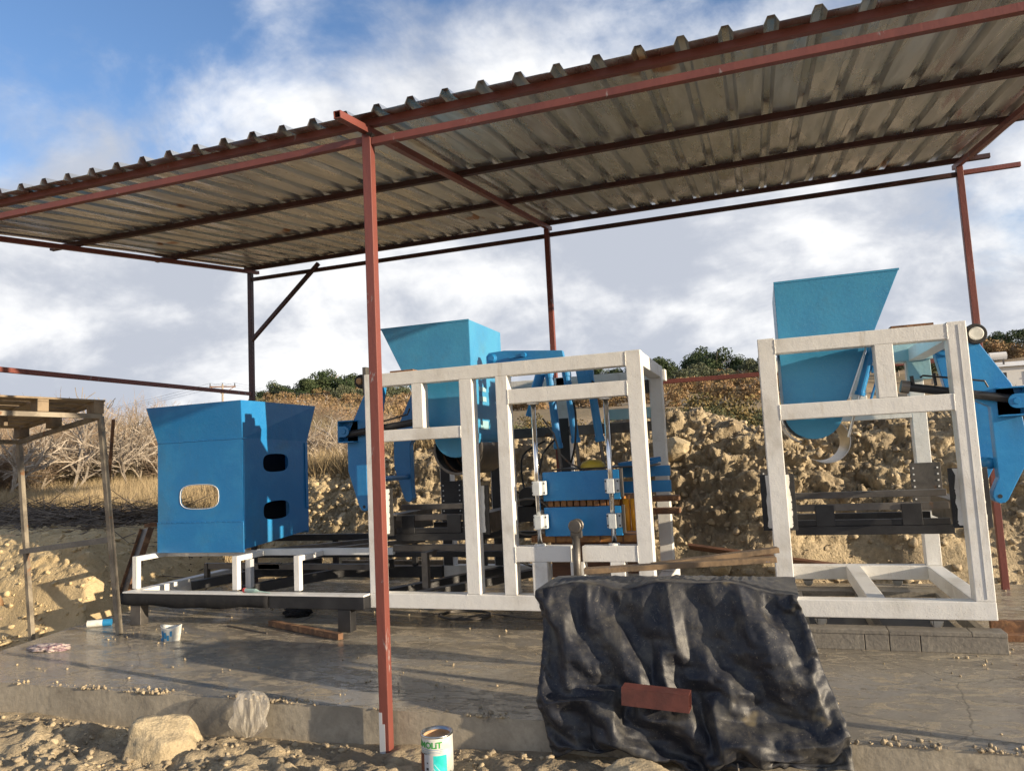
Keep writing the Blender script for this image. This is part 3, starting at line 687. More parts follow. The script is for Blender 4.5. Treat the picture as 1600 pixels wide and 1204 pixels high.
# drum under hopper
B().arc((-2.92, 1.70), .255, .010, math.radians(165), math.radians(372), 6.86, 7.62, 30).build('drum_shell', STEEL, mc)
for yy in (6.85, 7.05, 7.35): B().arc((-2.92, 1.70), .238, .02, math.radians(168), math.radians(368), yy, yy+.025, 30).build('drum_ring', RUST if yy > 6.9 else STEEL, mc)
B().lathe((-2.92, 7.60, 1.70), [(0, 0), (.25, 0), (.25, .01), (0, .01)], 28, 'Y').build('drum_end', DARKIN, mc)
ARMC = [(-.10, 2.42), (.05, 2.43), (.12, 2.30), (.29, 1.97), (.33, 1.85), (.33, 1.53), (.215, 1.175), (.19, 1.135), (.15, 1.12), (.12, 1.135), (.10, 1.17), (.11, 1.25), (.115, 1.35), (.115, 1.80), (-.02, 1.95)]
swing_arm(mc, CL, -1, ARMC, 6.60)
swing_arm(mc, CL, -1, [(d+.14, z) for d, z in ARMC], 7.86)
B().lathe((CL-.155, 6.599, 1.165), [(0, -.001), (.016, -.001), (.016, 0)], 14, 'Y').build('pin_hole', DARKIN, mc)
B().tube([(CL-.2, 6.7, 1.42), (CL-.3, 7.88, 1.42)], .03, 14).build('cross_tube', BLUE, mc, smooth=True)
clevis(mc, CL-.20, CL-.38, 1.93, 6.60, -1)
o = B().tube([(-4.0, 6.56, 1.90), (-3.2, 6.56, 1.985)], .036, 16).build('hydraulic_cylinder', BLACK, mc, .002)
B().tube([(-3.62, 6.53, 2.0), (-3.3, 6.53, 2.06), (-3.27, 6.53, 2.12)], .009, 8).tube([(-3.25, 6.56, 2.0), (-3.25, 6.56, 2.10)], .014, 8).build('hose', BLACK, o)
o = B().lathe((CL-.115, 6.52, 2.43), [(0, 0), (.065, 0), (.072, .02), (.072, .10), (0, .10)], 28, 'Y').build('roller', RUBBER, mc, .002)
B().lathe((CL-.115, 6.505, 2.43), [(0, -.012), (.03, -.012), (.036, .014)], 20, 'Y').build('roller_cap', BURLAP, o)
B().box(CL-.045, CL-.003, 6.45, 6.56, 2.30, 2.56).build('bracket', STEEL, mc, .003)
tag(B().box(-3.42, -3.17, 6.42, 6.60, 2.474, 2.49).build('steel_offcut', RUST), 'rusty steel offcut lying on the top beam of the middle machine', 'offcut')
carriage(mc, -3.60, -2.75, 6.78, ((-3.53, -3.39), (-3.03, -2.88)))
beads(mc, [(CL+T, 2.345, 2.47), (CR-T, 2.345, 2.47), (-2.686, 1.80, 1.912), (CL+T, 1.80, 1.912), (-2.199, 2.082, 2.215), (CR-T, 2.082, 2.215), (-2.199, .645, .782), (CR-T, .645, .782), (-2.686, .35, .36)], Y0)
# lid plate with hinge over the press
o = B().prism([(-2.60, 2.50), (-2.60, 2.62), (-2.57, 2.655), (-2.40, 2.665), (-1.80, 2.612), (-1.78, 2.50)][::-1], 6.95, 7.02).build('lid_plate', BLUE, mc, .004)
B().lathe((-2.53, 6.948, 2.595), [(0, -.03), (.028, -.03), (.035, -.01), (.05, 0)], 18, 'Y').build('hinge_pin', BLUE, o)
B().lathe((-2.19, 6.948, 2.60), [(0, -.04), (.022, -.04), (.026, 0)], 16, 'Y').bar((-2.35, 6.93, 2.585), (-2.19, 6.93, 2.60), .02, .022, (0, 0, 1)).build('lever', BLUE, o)
# chrome guide columns with flanges and bushings
for xc in (-1.98, -1.30):
    c = B().tube([(xc, 6.47, .79), (xc, 6.47, 2.08)], .0225, 20).build('guide_column', CHROME, mc, smooth=True)
    B().lathe((xc, 6.47, .783), [(0, 0), (.052, 0), (.052, .012), (.03, .018)], 22).build('flange', WHITE, c)
    B().lathe((xc, 6.47, 2.062), [(.03, 0), (.055, .006), (.055, .019)], 22).build('flange', WHITE, c)
    for zc in (1.295, .99):
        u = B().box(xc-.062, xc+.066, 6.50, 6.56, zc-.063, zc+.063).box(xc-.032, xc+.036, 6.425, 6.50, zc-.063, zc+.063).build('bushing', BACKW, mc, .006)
        for dx in (-.052, .056):
            for dz in (-.042, .042): B().lathe((xc+dx, 6.499, zc+dz), [(0, -.004), (.008, -.004), (.008, 0)], 8, 'Y').build('bolt', BLACK, u)
for z0, z1 in ((1.17, 1.435), (.848, 1.11)):
    B().box(-1.965, -1.245, 6.60, 6.64, z0, z1).build('press_plate', BLUE, mc, .004)
    B().box(-2.03, -1.97, 6.60, 6.63, z0+.02, z1-.02).build('end_plate', STEEL, mc, .003)
    B().box(-1.24, -1.215, 6.60, 6.63, z0+.02, z1+.01).build('end_plate', STEEL, mc, .003)
# ochre mould between
mo = B().box(-1.95, -1.25, 6.72, 7.4, 1.10, 1.18).build('mould', GOLD, mc, .003)
for k in range(11):
    x0 = -1.94+k*.062; B().box(x0, x0+.05, 6.655, 6.71, 1.112, 1.168).build('mould_block', GOLD, mo, .004)
B().box(-2.12, -1.09, 6.66, 7.5, .785, .845).build('mould_frame', GOLD, mc, .003)
for k in range(5):
    x0 = -2.1+k*.21; B().box(x0, x0+.012, 6.652, 6.66, .785, .845).build('mould_rib', RUST, mc)
for k, x0 in enumerate((-1.215, -1.145, -1.075)):
    B().tube([(x0, 6.70, .88), (x0, 6.70, 1.165)], .033, 16).build('yellow_cylinder', YELL, mc, smooth=True)
B().box(-1.10, -.80, 7.15, 7.35, 1.10, 1.15).build('mould_bar', RUST, mc, .003)
B().box(-1.10, -.80, 7.15, 7.35, .98, 1.03).build('mould_bar', RUST, mc, .003)
B().box(-1.35, -.86, 7.18, 7.22, 1.19, 1.30).box(-1.35, -.86, 7.18, 7.22, 1.34, 1.44).build('guide_bar', BLUE, mc, .004)
B().bar((-1.33, 7.1, 1.46), (-.98, 7.4, 1.50), .05, .05).bar((-1.2, 7.0, 1.44), (-1.0, 7.3, 1.48), .04, .03).build('guide_bar', BLUE, mc, .003)
B().box(-1.95, -1.0, 6.9, 7.6, 1.44, 1.455).build('table_plate', BLACK, mc, .002)
# hydraulic cylinders hanging in the press bay
hyd(mc, (-2.0, 7.15, 2.42), (-1.93, 7.15, 1.46), .040, .018, 'hydraulic_cylinder', BLUE, STEEL, .80)
hyd(mc, (-1.82, 7.15, 2.42), (-1.74, 7.15, 1.46), .040, .018, 'hydraulic_cylinder', BLUE, STEEL, .75)
hyd(mc, (-1.60, 7.2, 2.42), (-1.50, 7.2, 1.46), .042, .018, 'hydraulic_cylinder', BLUE, STEEL, .75)
B().bar((-1.66, 7.18, 2.46), (-1.62, 7.18, 2.2), .05, .14, (1, 0, 0)).build('cylinder_bracket', BLUE, mc, .004)
hyd(mc, (-2.38, 6.95, 2.44), (-2.50, 6.95, 1.98), .05, .03, 'hydraulic_cylinder', BLUE, STAIN, .7)
hyd(mc, (-2.10, 7.2, 2.44), (-2.26, 7.2, 2.0), .052, .03, 'hydraulic_cylinder', BLUE, BLUE, .7)
B().lathe((-1.57, 7.0, 1.455), [(0, .075), (.05, .072), (.10, .05), (.12, .02), (.12, 0)], 26).build('pulley_cover', DISCY, mc, smooth=True)
B().tube([(-1.62, 6.36, .36), (-1.615, 6.36, .88)], .034, 18).build('ejector_cylinder', STEEL, mc, smooth=True)
b = B().lathe((-1.61, 6.305, .965), [(0, 0), (.052, 0), (.058, .008), (.058, .016), (0, .016)], 22, 'Y').lathe((-1.61, 6.40, .965), [(0, 0), (.052, 0), (.058, .008), (.058, .016), (0, .016)], 22, 'Y')
b.build('clevis', STEEL, mc); B().tube([(-1.61, 6.32, .965), (-1.61, 6.40, .965)], .042, 18).build('clevis_pin', RUBBER, mc)
B().box(-1.66, -1.56, 6.34, 6.39, .86, .92).build('clevis_block', STEEL, mc, .004)
for pts in ([(-1.96, 7.1, 1.75), (-2.05, 6.95, 1.6), (-2.1, 6.9, 1.35), (-2.15, 6.95, 1.2)], [(-1.78, 7.1, 2.2), (-1.70, 6.95, 2.0), (-1.72, 6.95, 1.7), (-1.8, 7.05, 1.5)],
            [(-1.56, 7.15, 2.3), (-1.42, 7.0, 2.15), (-1.38, 7.0, 1.8), (-1.42, 7.1, 1.5)], [(-2.3, 7.9, 1.75), (-2.5, 7.7, 1.6), (-2.45, 7.5, 1.3), (-2.3, 7.2, 1.2)],
            [(-2.35, 7.0, 1.0), (-2.5, 6.9, .8), (-2.3, 6.8, .6), (-2.1, 6.9, .5)], [(-2.28, 7.0, 1.2), (-2.4, 6.8, 1.35), (-2.42, 6.8, 1.6), (-2.4, 6.95, 1.9)]):
    sp = [Vector(p) for p in pts]; cur = []
    for i in range(len(sp)-1):
        p0, p1, p2, p3 = sp[max(i-1, 0)], sp[i], sp[i+1], sp[min(i+2, len(sp)-1)]
        for t in (0, .2, .4, .6, .8): cur.append(.5*((2*p1)+(p2-p0)*t+(2*p0-5*p1+4*p2-p3)*t*t+(3*p1-p0-3*p2+p3)*t**3))
    cur.append(sp[-1]); B().tube(cur, .010, 8).build('hose', RUBBER, mc, smooth=True)
# dark motor block, hoses
B().box(-2.35, -2.1, 6.95, 7.25, .95, 1.10).box(-2.33, -2.12, 6.98, 7.2, 1.11, 1.22).tube([(-2.22, 6.9, 1.2), (-2.22, 7.3, 1.2)], .09, 18).build('motor', RUBBER, mc, .006)
pts = [(-2.15+.22*math.cos(t), 6.72, 1.02+.17*math.sin(t)) for t in np.linspace(-2.2, 2.2, 18)]
B().tube(pts, .011, 8).build('hose', STEEL, mc, smooth=True)
B().tube([(-2.02, 6.9, 1.95), (-1.93, 6.95, 1.8), (-1.88, 6.95, 1.6), (-1.8, 7.0, 1.5), (-1.68, 7.0, 1.45)], .009, 8).build('hose', STEEL, mc, smooth=True)
B().box(-2.12, -1.9, 7.3, 8.0, .36, .78).box(-1.85, -1.2, 7.3, 7.9, .4, .72).build('lower_housing', PLANKM, mc, .004)

# ---- base frame with conveyor, left ------------------------------------------
bf = thing('steel_base_frame', 'long low black and white steel base frame joining the blue bin to the middle machine', 'frame', (-5.2, 7.2, 0))
o = B().box(-6.66, CL-.003, 6.28, 6.41, .215, .333).build('beam', BLACK, bf, .006)
B().box(-6.66, CL-.003, 6.28, 6.41, .334, .350).build('top_plate', WHITE, bf, .003)
B().box(-6.66, -6.53, 6.412, 8.2, .215, .349).build('beam', WHITE, bf, .006)
B().box(-6.53, CL-.003, 8.07, 8.2, .215, .349).build('beam', BLACK, bf, .006)
# black film hanging over front beam
b = B(); 
nn = 30
for i in range(nn):
    x = -6.68+i*(1.9/(nn-1)); sag = .02*math.sin(i*.7)
    b.v += [(x, 6.272, .338), (x, 6.264-.01*abs(math.sin(i)), .27), (x, 6.268, .195+.03*abs((i-nn/2)/nn*2)-sag*.4)]
for i in range(nn-1):
    for k in range(2): b.f.append((3*i+k, 3*i+k+1, 3*i+4+k, 3*i+3+k))
b.build('hanging_film', CLOTHB, bf, solid=.002, smooth=True)
for x0 in (-6.56, -4.0): B().box(x0, x0+.14, 6.29, 6.40, 0, .214).build('foot', BLACK if x0 > -5 else STEEL, bf, .004)
for x0 in (-6.56, -4.0): B().box(x0, x0+.14, 8.08, 8.19, 0, .214).build('foot', BLACK, bf, .004)
# upper white rail with short legs
for x0, mt_ in ((-6.70, WHITE), (-5.36, WHITE), (-4.60, WHITE), (-3.27, STEEL)):
    y_ = 6.45 if mt_ is WHITE else 6.66
    B().box(x0, x0+.065, y_, y_+.06, .351, .70).build('leg', mt_, bf, .004)
    B().box(x0+.002, x0+.063, y_+.061, 6.89, .645, .699).build('rail', mt_, bf, .004)
B().box(-6.70, -5.40, 6.895, 6.955, .64, .701).build('rail', WHITE, bf, .004)
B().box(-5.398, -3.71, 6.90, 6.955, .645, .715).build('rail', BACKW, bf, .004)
B().box(-3.708, -2.5, 6.90, 6.955, .68, .745).build('rail', STEEL, bf, .004)
for x0 in (-6.42, -5.2, -4.1, -3.2, -2.9): B().box(x0, x0+.06, 8.10, 8.15, .351, .66).build('leg', BLACK, bf, .004)
B().box(-6.42, -2.4, 8.09, 8.16, .661, .74).build('rail', BLACK, bf, .004)
B().box(-6.42, -5.40, 7.3, 7.36, .43, .50).build('rail', STEEL, bf, .004)
B().box(-5.70, -4.0, 7.3, 7.36, .425, .49).build('rail', STEEL, bf, .004)
B().box(-6.48, -6.43, 7.3, 7.36, .22, .50).build('leg', STEEL, bf, .004)
B().box(-6.3, -2.6, 7.75, 7.81, .50, .56).build('rail', BLACK, bf, .004)
B().bar((-6.35, 6.95, .30), (-5.3, 8.0, .42), .10, .10).build('cross_brace', BLACK, bf, .004)
B().bar((-5.55, 6.8, .28), (-4.3, 8.0, .40), .10, .10).build('cross_brace', BLACK, bf, .004)
B().bar((-4.0, 6.6, .25), (-2.9, 8.0, .32), .10, .08).build('cross_brace', BLACK, bf, .004)
B().bar((-3.4, 6.65, .27), (-2.5, 8.0, .30), .10, .08).build('cross_brace', BLACK, bf, .004)
B().bar((-5.6, 7.0, .66), (-4.6, 8.05, .66), .06, .05).build('cross_brace', STEEL, bf, .004)
B().bar((-4.9, 7.0, .66), (-3.9, 8.05, .66), .06, .05).build('cross_brace', STEEL, bf, .004)
B().box(-5.2, -2.7, 8.3, 8.38, .30, .38).build('timber', WOOD, bf, .003)
B().box(-5.30, -5.23, 6.58, 6.64, .351, .65).build('leg', GREYL, bf, .006)

# ---- blue feed bin ------------------------------------------------------------
fb = thing('feed_bin', 'tall blue steel bin with flared top and oval holes, on the base frame at left', 'bin', (-6.0, 7.4, .72))
def oval(cx, cz, rx, rz_, n=24, sq=3.0):
    out = []
    for i in range(n):
        t = 2*math.pi*i/n+math.pi/2; c, s_ = math.cos(t), math.sin(t)
        out.append((cx+rx*math.copysign(abs(c)**(2/sq), c), cz+rz_*math.copysign(abs(s_)**(2/sq), s_)))
    return out
def holed_plate(name, rect, holes, y, th, ax, mt_, parent):
    """flat plate in (a,z) with rounded holes, made by triangulating a curve"""
    cu = bpy.data.curves.new(name, 'CURVE'); cu.dimensions = '2D'; cu.fill_mode = 'BOTH'; cu.extrude = th/2
    for poly in [rect]+holes:
        sp = cu.splines.new('POLY'); sp.points.add(len(poly)-1); sp.use_cyclic_u = True
        for p_, (a, c) in zip(sp.points, poly): p_.co = (a, c, 0, 1)
    o = bpy.data.objects.new(name, cu); COL.objects.link(o); bpy.context.view_layer.update()
    me = bpy.data.meshes.new_from_object(o.evaluated_get(bpy.context.evaluated_depsgraph_get()))
    bpy.data.objects.remove(o); bpy.data.curves.remove(cu)
    vs = [tuple(v_.co) for v_ in me.vertices]; fs = [tuple(p_.vertices) for p_ in me.polygons]; bpy.data.meshes.remove(me)
    b = B(); b.v = [((a, y+t, c) if ax == 'Y' else (y+t, a, c)) for a, c, t in vs]; b.f = fs
    return b.build(name, mt_, parent)
FX0, FX1, FY0, FY1, FZ0, FZ1 = -6.60, -5.425, 6.72, 7.93, .735, 1.945
holed_plate('front_panel', [(FX0, FZ0+.30), (FX1, FZ0+.30), (FX1, FZ1), (FX0, FZ1)], [oval(-6.015, 1.32, .262, .13, sq=3.2)], FY0, .006, 'Y', BLUE, fb)
B().box(FX0, FX1+.012, FY0-.014, FY0-.004, FZ0-.03, FZ0+.305).build('front_panel', BLUE, fb, .002)
b_ = B(); ov = oval(-6.015, 1.32, .268, .136, sq=3.2); b_.tube([(a, FY0-.004, c) for a, c in ov+ov[:1]], .004, 6, cap=False).build('hole_rim', WHITE, fb)
pp = [(FY0+.005, FZ0), (FY1, FZ0+.08), (FY1, FZ1-.03), (FY0+.005, FZ1)]
holed_plate('side_panel', pp, [oval(7.30, 1.66, .235, .105, sq=3.2), oval(7.30, 1.115, .24, .105, sq=3.2)], FX1, .006, 'X', BLUE, fb)
holed_plate('side_panel', pp, [oval(7.38, 1.27, .42, .22, sq=3.2)], FX0, .006, 'X', BLUE, fb)
B().box(FX0, FX1, FY1-.006, FY1, FZ0+.05, FZ1-.02).build('rear_panel', BLUE, fb, .001)
B().box(FX1+.006, FX1+.018, FY0+.002, FY0+.05, FZ0+.1, FZ1-.02).build('corner_strip', BLUE, fb, .002)
B().box(FX1+.006, FX1+.016, FY1-.06, FY1-.01, FZ0+.35, FZ1-.05).build('corner_strip', BLUE, fb, .002)
# added dark sheet behind the side holes, standing for the bin's shaded interior
B().box(FX1-.30, FX1-.29, 6.95, FY1-.05, .85, 1.85).build('dark_backing', DARKIN, fb)
# flared rim panels
o_ = .15
bl = [(FX0, FY0, FZ1), (FX1, FY0, FZ1), (FX1, FY1, FZ1-.03), (FX0, FY1, FZ1-.03)]
tl = [(FX0-o_, FY0-.02, 2.36), (FX1, FY0-.02, 2.365), (FX1+.04, FY1+.14, 2.36), (FX0-o_, FY1+.14, 2.36)]
for i in range(4):
    j = (i+1) % 4; B().add([bl[i], bl[j], tl[j], tl[i]], [(0, 1, 2, 3)]).build('rim_panel', BLUE, fb, solid=.006)
# weld seams
b = B(); x = FX0
while x < FX1: b.bar((x, FY0-.006, FZ1+rng.uniform(-.003, .003)), (x+.06, FY0-.006, FZ1+rng.uniform(-.003, .003)), .006, .007); x += .065
b.build('weld_seam', BLUE, fb)
b = B(); x = FX0
while x < FX1: b.bar((x, FY0-.015, FZ0+.305), (x+.05, FY0-.015, FZ0+.303), .008, .008); x += .07
b.build('weld_seam', BLUE, fb)
B().box(FX0, FX1, FY0-.002, FY0+.04, .705, .735).build('sill', WHITE, fb, .003)

# ------------------------------------------------------------------ left: pallet table
tt = thing('steel_table', 'tall rusty steel tube table leaning at the left edge of the slab', 'table', (-7.3, 6.0, 0))
A0, A1 = Vector((-6.33, 5.935, 0)), Vector((-6.595, 5.935, 2.23)); B0, B1 = Vector((-8.04, 6.335, -.22)), Vector((-8.288, 6.335, 2.05))
AB = (B1-A1); AC = Vector((-.42, -1.10, .03)); C1 = A1+AC; D1 = B1+AC
for p, q in ((A0, A1), (B0, B1), (A0+AC*1.0+Vector((0, 0, -.25)), C1), (B0+AC+Vector((0, 0, -.1)), D1)):
    B().bar(p, q, .05, .05, (0, 1, 0)).build('leg', DUSTY, tt, .003)
for p, q in ((A1, C1), (A1, B1), (B1, D1), (C1, D1)): B().bar(p, q, .05, .05).build('top_rail', DUSTY, tt, .003)
B().bar(A0.lerp(A1, .425), B0.lerp(B1, .445)+(B0-A0)*.06, .055, .06).build('cross_bar', GREYB, tt, .003)
B().bar((-9.9, 9.0, .75), (-9.3, 8.6, 2.45), .045, .045).build('prop', RUST, tt, .003)
# pallet on the table
pa = thing('wooden_pallet', 'weathered wooden pallet lying on the rusty steel table', 'pallet', tuple(A1))
e1 = AB.normalized(); e2 = AC.normalized(); up = Vector((0, 0, 1))
def pb(u0, v0, w0, du, dv, dw, name):
    c = A1+Vector((0, 0, .025)); P8 = []
    for k in (w0, w0+dw):
        for (a, e) in ((u0, v0), (u0+du, v0), (u0+du, v0+dv), (u0, v0+dv)): P8.append(c+e1*a+e2*e+up*k)
    return B().add(P8, [(0, 3, 2, 1), (4, 5, 6, 7), (0, 1, 5, 4), (1, 2, 6, 5), (2, 3, 7, 6), (3, 0, 4, 7)]).build(name, WOOD, pa, .003)
for v in (0.0, .52, 1.04):
    for u in (-.03, .82, 1.55): pb(u, v-.02, .0 if False else .001, .145, .10, .10, 'block')
for v in (0.0, .52, 1.04): pb(-.03, v-.02, .102, 1.73, .10, .022, 'stringer_board')
for k in range(8): pb(-.03+k*.225+random.uniform(-.01, .01), -.03, .125, .16, 1.2, .02, 'deck_board')
# low platform + pipe + burlap at the far left
lp = thing('low_wooden_table', 'low weathered wooden table top at the far left edge beside the bank', 'table', (-8.0, 5.6, 0))
for k in range(3): B().box(-8.9, -7.78, 5.35+k*.15, 5.49+k*.15, .14, .165).build('board', WOOD, lp, .003)
for x, y in ((-7.84, 5.37), (-7.84, 5.74)): B().box(x-.03, x+.03, y, y+.05, -.25, .139).build('leg', WOOD, lp, .002)
tag(B().tube([(-7.9, 5.5, -.03), (-7.35, 5.35, -.12)], .045, 16).build('plastic_pipe', PLASTW, loc=(-7.6, 5.4, -.1), smooth=False), 'dirty white pipe end on the soil under the low wooden table', 'pipe')
b = B(); nu, nv = 16, 22
for j in range(nv):
    for i in range(nu):
        u, v_ = i/(nu-1), j/(nv-1); wd = .38*(1-.35*v_)
        b.v.append((-8.45-wd*(1-u)+.02*v_, 6.22+.05*math.sin(u*17+v_*3)+.03*math.sin(v_*8), .78-v_*.62+.02*math.sin(u*9)))
for j in range(nv-1):
    for i in range(nu-1): b.f.append((j*nu+i, j*nu+i+1, (j+1)*nu+i+1, (j+1)*nu+i))
tag(b.build('burlap_cloth', BURLAP, loc=(-8.6, 6.22, .4), smooth=True, solid=.006), 'orange brown sacking hung over the cross bar at the far left', 'cloth')
# leaning channel
lc = thing('leaning_channel', 'grey steel channel with rusty flanges leaning on the bank behind the table', 'channel', (-7.5, 7.3, 0))
p, q = Vector((-7.34, 6.93, .12)), Vector((-7.33, 7.28, .93)); d = (q-p).normalized(); sx = Vector((.93, -.37, 0)); sx = (sx-d*sx.dot(d)).normalized(); nn_ = d.cross(sx)
B().bar(p, q, .22, .008, nn_).build('web', STEEL, lc)
for s_ in (-1, 1): B().bar(p+sx*s_*.112+nn_*.0, q+sx*s_*.112, .012, .07, nn_).build('flange', RUST, lc, .002)
b = B().bar((-7.75, 7.7, .93), (-6.9, 7.8, .98), .10, .05).bar((-7.5, 7.5, .96), (-7.0, 7.9, 1.0), .06, .04)
tag(b.build('rusty_offcuts', RUST, loc=(-7.3, 7.7, .95)), 'rusty steel offcuts on the bank left of the blue bin', 'scrap')
q_ = IV4*np.array([.11, .09, .07])*(1+.25*(fbm(IV4[:, 0]*3, IV4[:, 2]*3+IV4[:, 1]*2, 3)-.5)[:, None]); o = bigmesh('white_bag', q_, IF4, PLASTW, smooth=True); o.location = (-7.15, 7.9, 1.03); tag(o, 'crumpled white plastic bag on the bank left of the blue bin', 'bag')

# ------------------------------------------------------------------ tarp over a stack at the slab edge
def tarp():
    """a sheet laid over a stack with slack in it, settled coarse to fine by a small position-based cloth solver"""
    r2 = np.random.default_rng(5); tv = .34
    def rest(nu, nv):
        U, Vv = np.meshgrid(np.linspace(0, 1, nu), np.linspace(0, 1, nv))
        T_ = np.clip(Vv/tv, 0, 1); Ft = np.clip((Vv-tv)/(1-tv), 0, 1); top = Vv < tv
        a1 = np.clip(T_/.45, 0, 1); a2 = np.clip((T_-.45)/.55, 0, 1)
        ytop = np.where(T_ < .45, 5.28-.02*a1, 5.26-.62*a2); ztop = np.where(T_ < .45, .30+.43*a1, .73+.055*a2)+.022*np.sin(U*11+1)*a2+.014*np.sin(U*23+Vv*9)*a2-.07*np.abs(2*U-1)**7*a2
        xl = -1.46+.14*Ft+.03*np.sin(Ft*7); xr = .10+.02*top+.24*Ft**.8+.02*np.sin(Ft*11)*Ft
        hem = -.20+.05*np.sin(U*9)+.08*U+.05*np.sin(U*3.3+.6)+.03*np.sin(U*27)*np.sin(U*8)
        led = .06*np.clip(1-np.abs(Vv-.80-.02*np.sin(U*9))/np.where(Vv > .80, .035, .10), 0, 1)*sstep(.66, .52, U)+.05*np.clip(1-np.abs(Vv-.90+.10*(U-.6))/np.where(Vv > .90-.10*(U-.6), .035, .08), 0, 1)*sstep(.48, .62, U)
        return U, Vv, Ft, top, np.stack([xl+(xr-xl)*U, np.where(top, ytop, 4.64-.33*Ft**.85-led), np.where(top, ztop, (.785+.022*np.sin(U*11+1)+.014*np.sin(U*23+tv*9)-.07*np.abs(2*U-1)**7)*(1-Ft)+hem*Ft)], -1)
    def solve(A, B_, L, k, wa, wb):
        d = B_-A; n_ = np.linalg.norm(d, axis=-1, keepdims=True)+1e-9; c = (n_-L[..., None])/n_*d*k/(wa+wb+1e-9); A += c*wa; B_ -= c*wb
    def settle(P_, nu, nv, sl, iters, grav, hold):
        U, Vv, Ft, top, P0 = rest(nu, nv); w_ = np.where(Vv < .02, 0.0, 1.0)[..., None]
        if isinstance(sl, tuple): du = np.linalg.norm(np.diff(P0, axis=1), axis=-1)*sl[0]; dv = np.linalg.norm(np.diff(P0, axis=0), axis=-1)*sl[1]
        else: du = np.linalg.norm(np.diff(P_, axis=1), axis=-1)*sl; dv = np.linalg.norm(np.diff(P_, axis=0), axis=-1)*sl
        dg = np.hypot(du[:-1], dv[:, :-1])
        for it in range(iters):
            P_[..., 2] -= grav*w_[..., 0]
            for s_ in (0, 1):
                A, B_ = P_[:, s_:-1:2], P_[:, s_+1::2]; n_ = min(A.shape[1], B_.shape[1]); solve(A[:, :n_], B_[:, :n_], du[:, s_::2][:, :n_], .9, w_[:, s_:-1:2][:, :n_], w_[:, s_+1::2][:, :n_])
                A, B_ = P_[s_:-1:2], P_[s_+1::2]; n_ = min(A.shape[0], B_.shape[0]); solve(A[:n_], B_[:n_], dv[s_::2][:n_], .9, w_[s_:-1:2][:n_], w_[s_+1::2][:n_])
            for s_ in (0, 1):
                A, B_ = P_[s_:-1:2, :-1], P_[s_+1::2, 1:]; n_ = min(A.shape[0], B_.shape[0]); solve(A[:n_], B_[:n_], dg[s_::2][:n_], .3, w_[s_:-1:2, :-1][:n_], w_[s_+1::2, 1:][:n_])
                A, B_ = P_[s_:-1:2, 1:], P_[s_+1::2, :-1]; n_ = min(A.shape[0], B_.shape[0]); solve(A[:n_], B_[:n_], dg[s_::2][:n_], .3, w_[s_:-1:2, 1:][:n_], w_[s_+1::2, :-1][:n_])
            mid = .5*(P_[:, :-2]+P_[:, 2:]); P_[:, 1:-1] += (mid-P_[:, 1:-1])*hold; mid = .5*(P_[:-2]+P_[2:]); P_[1:-1] += (mid-P_[1:-1])*hold*w_[1:-1]
            P_[..., 1] = np.where(top, P_[..., 1], np.minimum(P_[..., 1], P0[..., 1]+.02)); P_[..., 2] = np.where(top, np.maximum(P_[..., 2], P0[..., 2]-.01), P_[..., 2])
            P_ += (P0-P_)*np.where(top, .06, np.where((U < .03) | (U > .97) | (Vv > .97), .10, .003))[..., None]*np.array([1, .25, 1])
            P_[..., 1] = np.where((P_[..., 2] < .02) & ~top, np.minimum(P_[..., 1], 4.385), P_[..., 1])
        return P_
    def up(P_, m_):
        nv_, nu_ = P_.shape[:2]; a_ = np.linspace(0, nv_-1, (nv_-1)*m_+1); c_ = np.linspace(0, nu_-1, (nu_-1)*m_+1)
        i = np.minimum(a_.astype(int), nv_-2); f = (a_-i)[:, None, None]; Q = P_[i]*(1-f)+P_[i+1]*f
        j = np.minimum(c_.astype(int), nu_-2); g = (c_-j)[None, :, None]; return Q[:, j]*(1-g)+Q[:, j+1]*g
    nu, nv = 20, 23; U, Vv, Ft, top, P_ = rest(nu, nv)
    P_ = P_.copy(); P_[..., 1] -= np.where(top, 0, r2.uniform(0, .10, top.shape)); P_ += r2.normal(0, .012, P_.shape)
    P_ = settle(P_, nu, nv, (TS1, TS2), 160, .0008, .01)
    P_ = up(P_, 3); nv, nu = P_.shape[:2]; P_ = P_+r2.normal(0, .0012, P_.shape); P_ = settle(P_, nu, nv, TS3, 40, .0003, .02)
    P_ = up(P_, 3); nv, nu = P_.shape[:2]
    for _ in range(1): P_[:, 1:-1] = .5*P_[:, 1:-1]+.25*(P_[:, :-2]+P_[:, 2:]); P_[1:-1] = .5*P_[1:-1]+.25*(P_[:-2]+P_[2:])
    U, Vv = np.meshgrid(np.linspace(0, 1, nu), np.linspace(0, 1, nv)); P_[..., 1] -= .003*(fbm(U*30, Vv*26, 3)-.5)+.055*np.abs(fbm(U*7+4, Vv*6+2, 4, .55)-.5)+.030*np.abs(fbm(U*13+14, Vv*12+6, 3)-.5)
    V = P_; F = np.arange(nu*nv).reshape(nv, nu); F = np.stack([F[:-1, :-1], F[1:, :-1], F[1:, 1:], F[:-1, 1:]], -1).reshape(-1, 4)
    o = bigmesh('tarpaulin', V.reshape(-1, 3)-np.array([-.6, 4.6, 0]), F, TARP, smooth=True); o.location = (-.6, 4.6, 0)
    md = o.modifiers.new('thickness', 'SOLIDIFY'); md.thickness = .003
    tag(o, 'crumpled dusty black tarpaulin draped over a stack at the front edge of the slab', 'tarpaulin')
    return V.reshape(-1, 3)
TS1, TS2, TS3 = 1.15, 1.11, 1.008
PLANKD = mat('dark_weathered_plank', (.24, .16, .09), .8, c2=(.12, .085, .055), sc=5, bump=.6, bsc=22, rust=(.02, .12, .3), rsc=9, rlo=.68, rhi=.72)
TV = tarp()
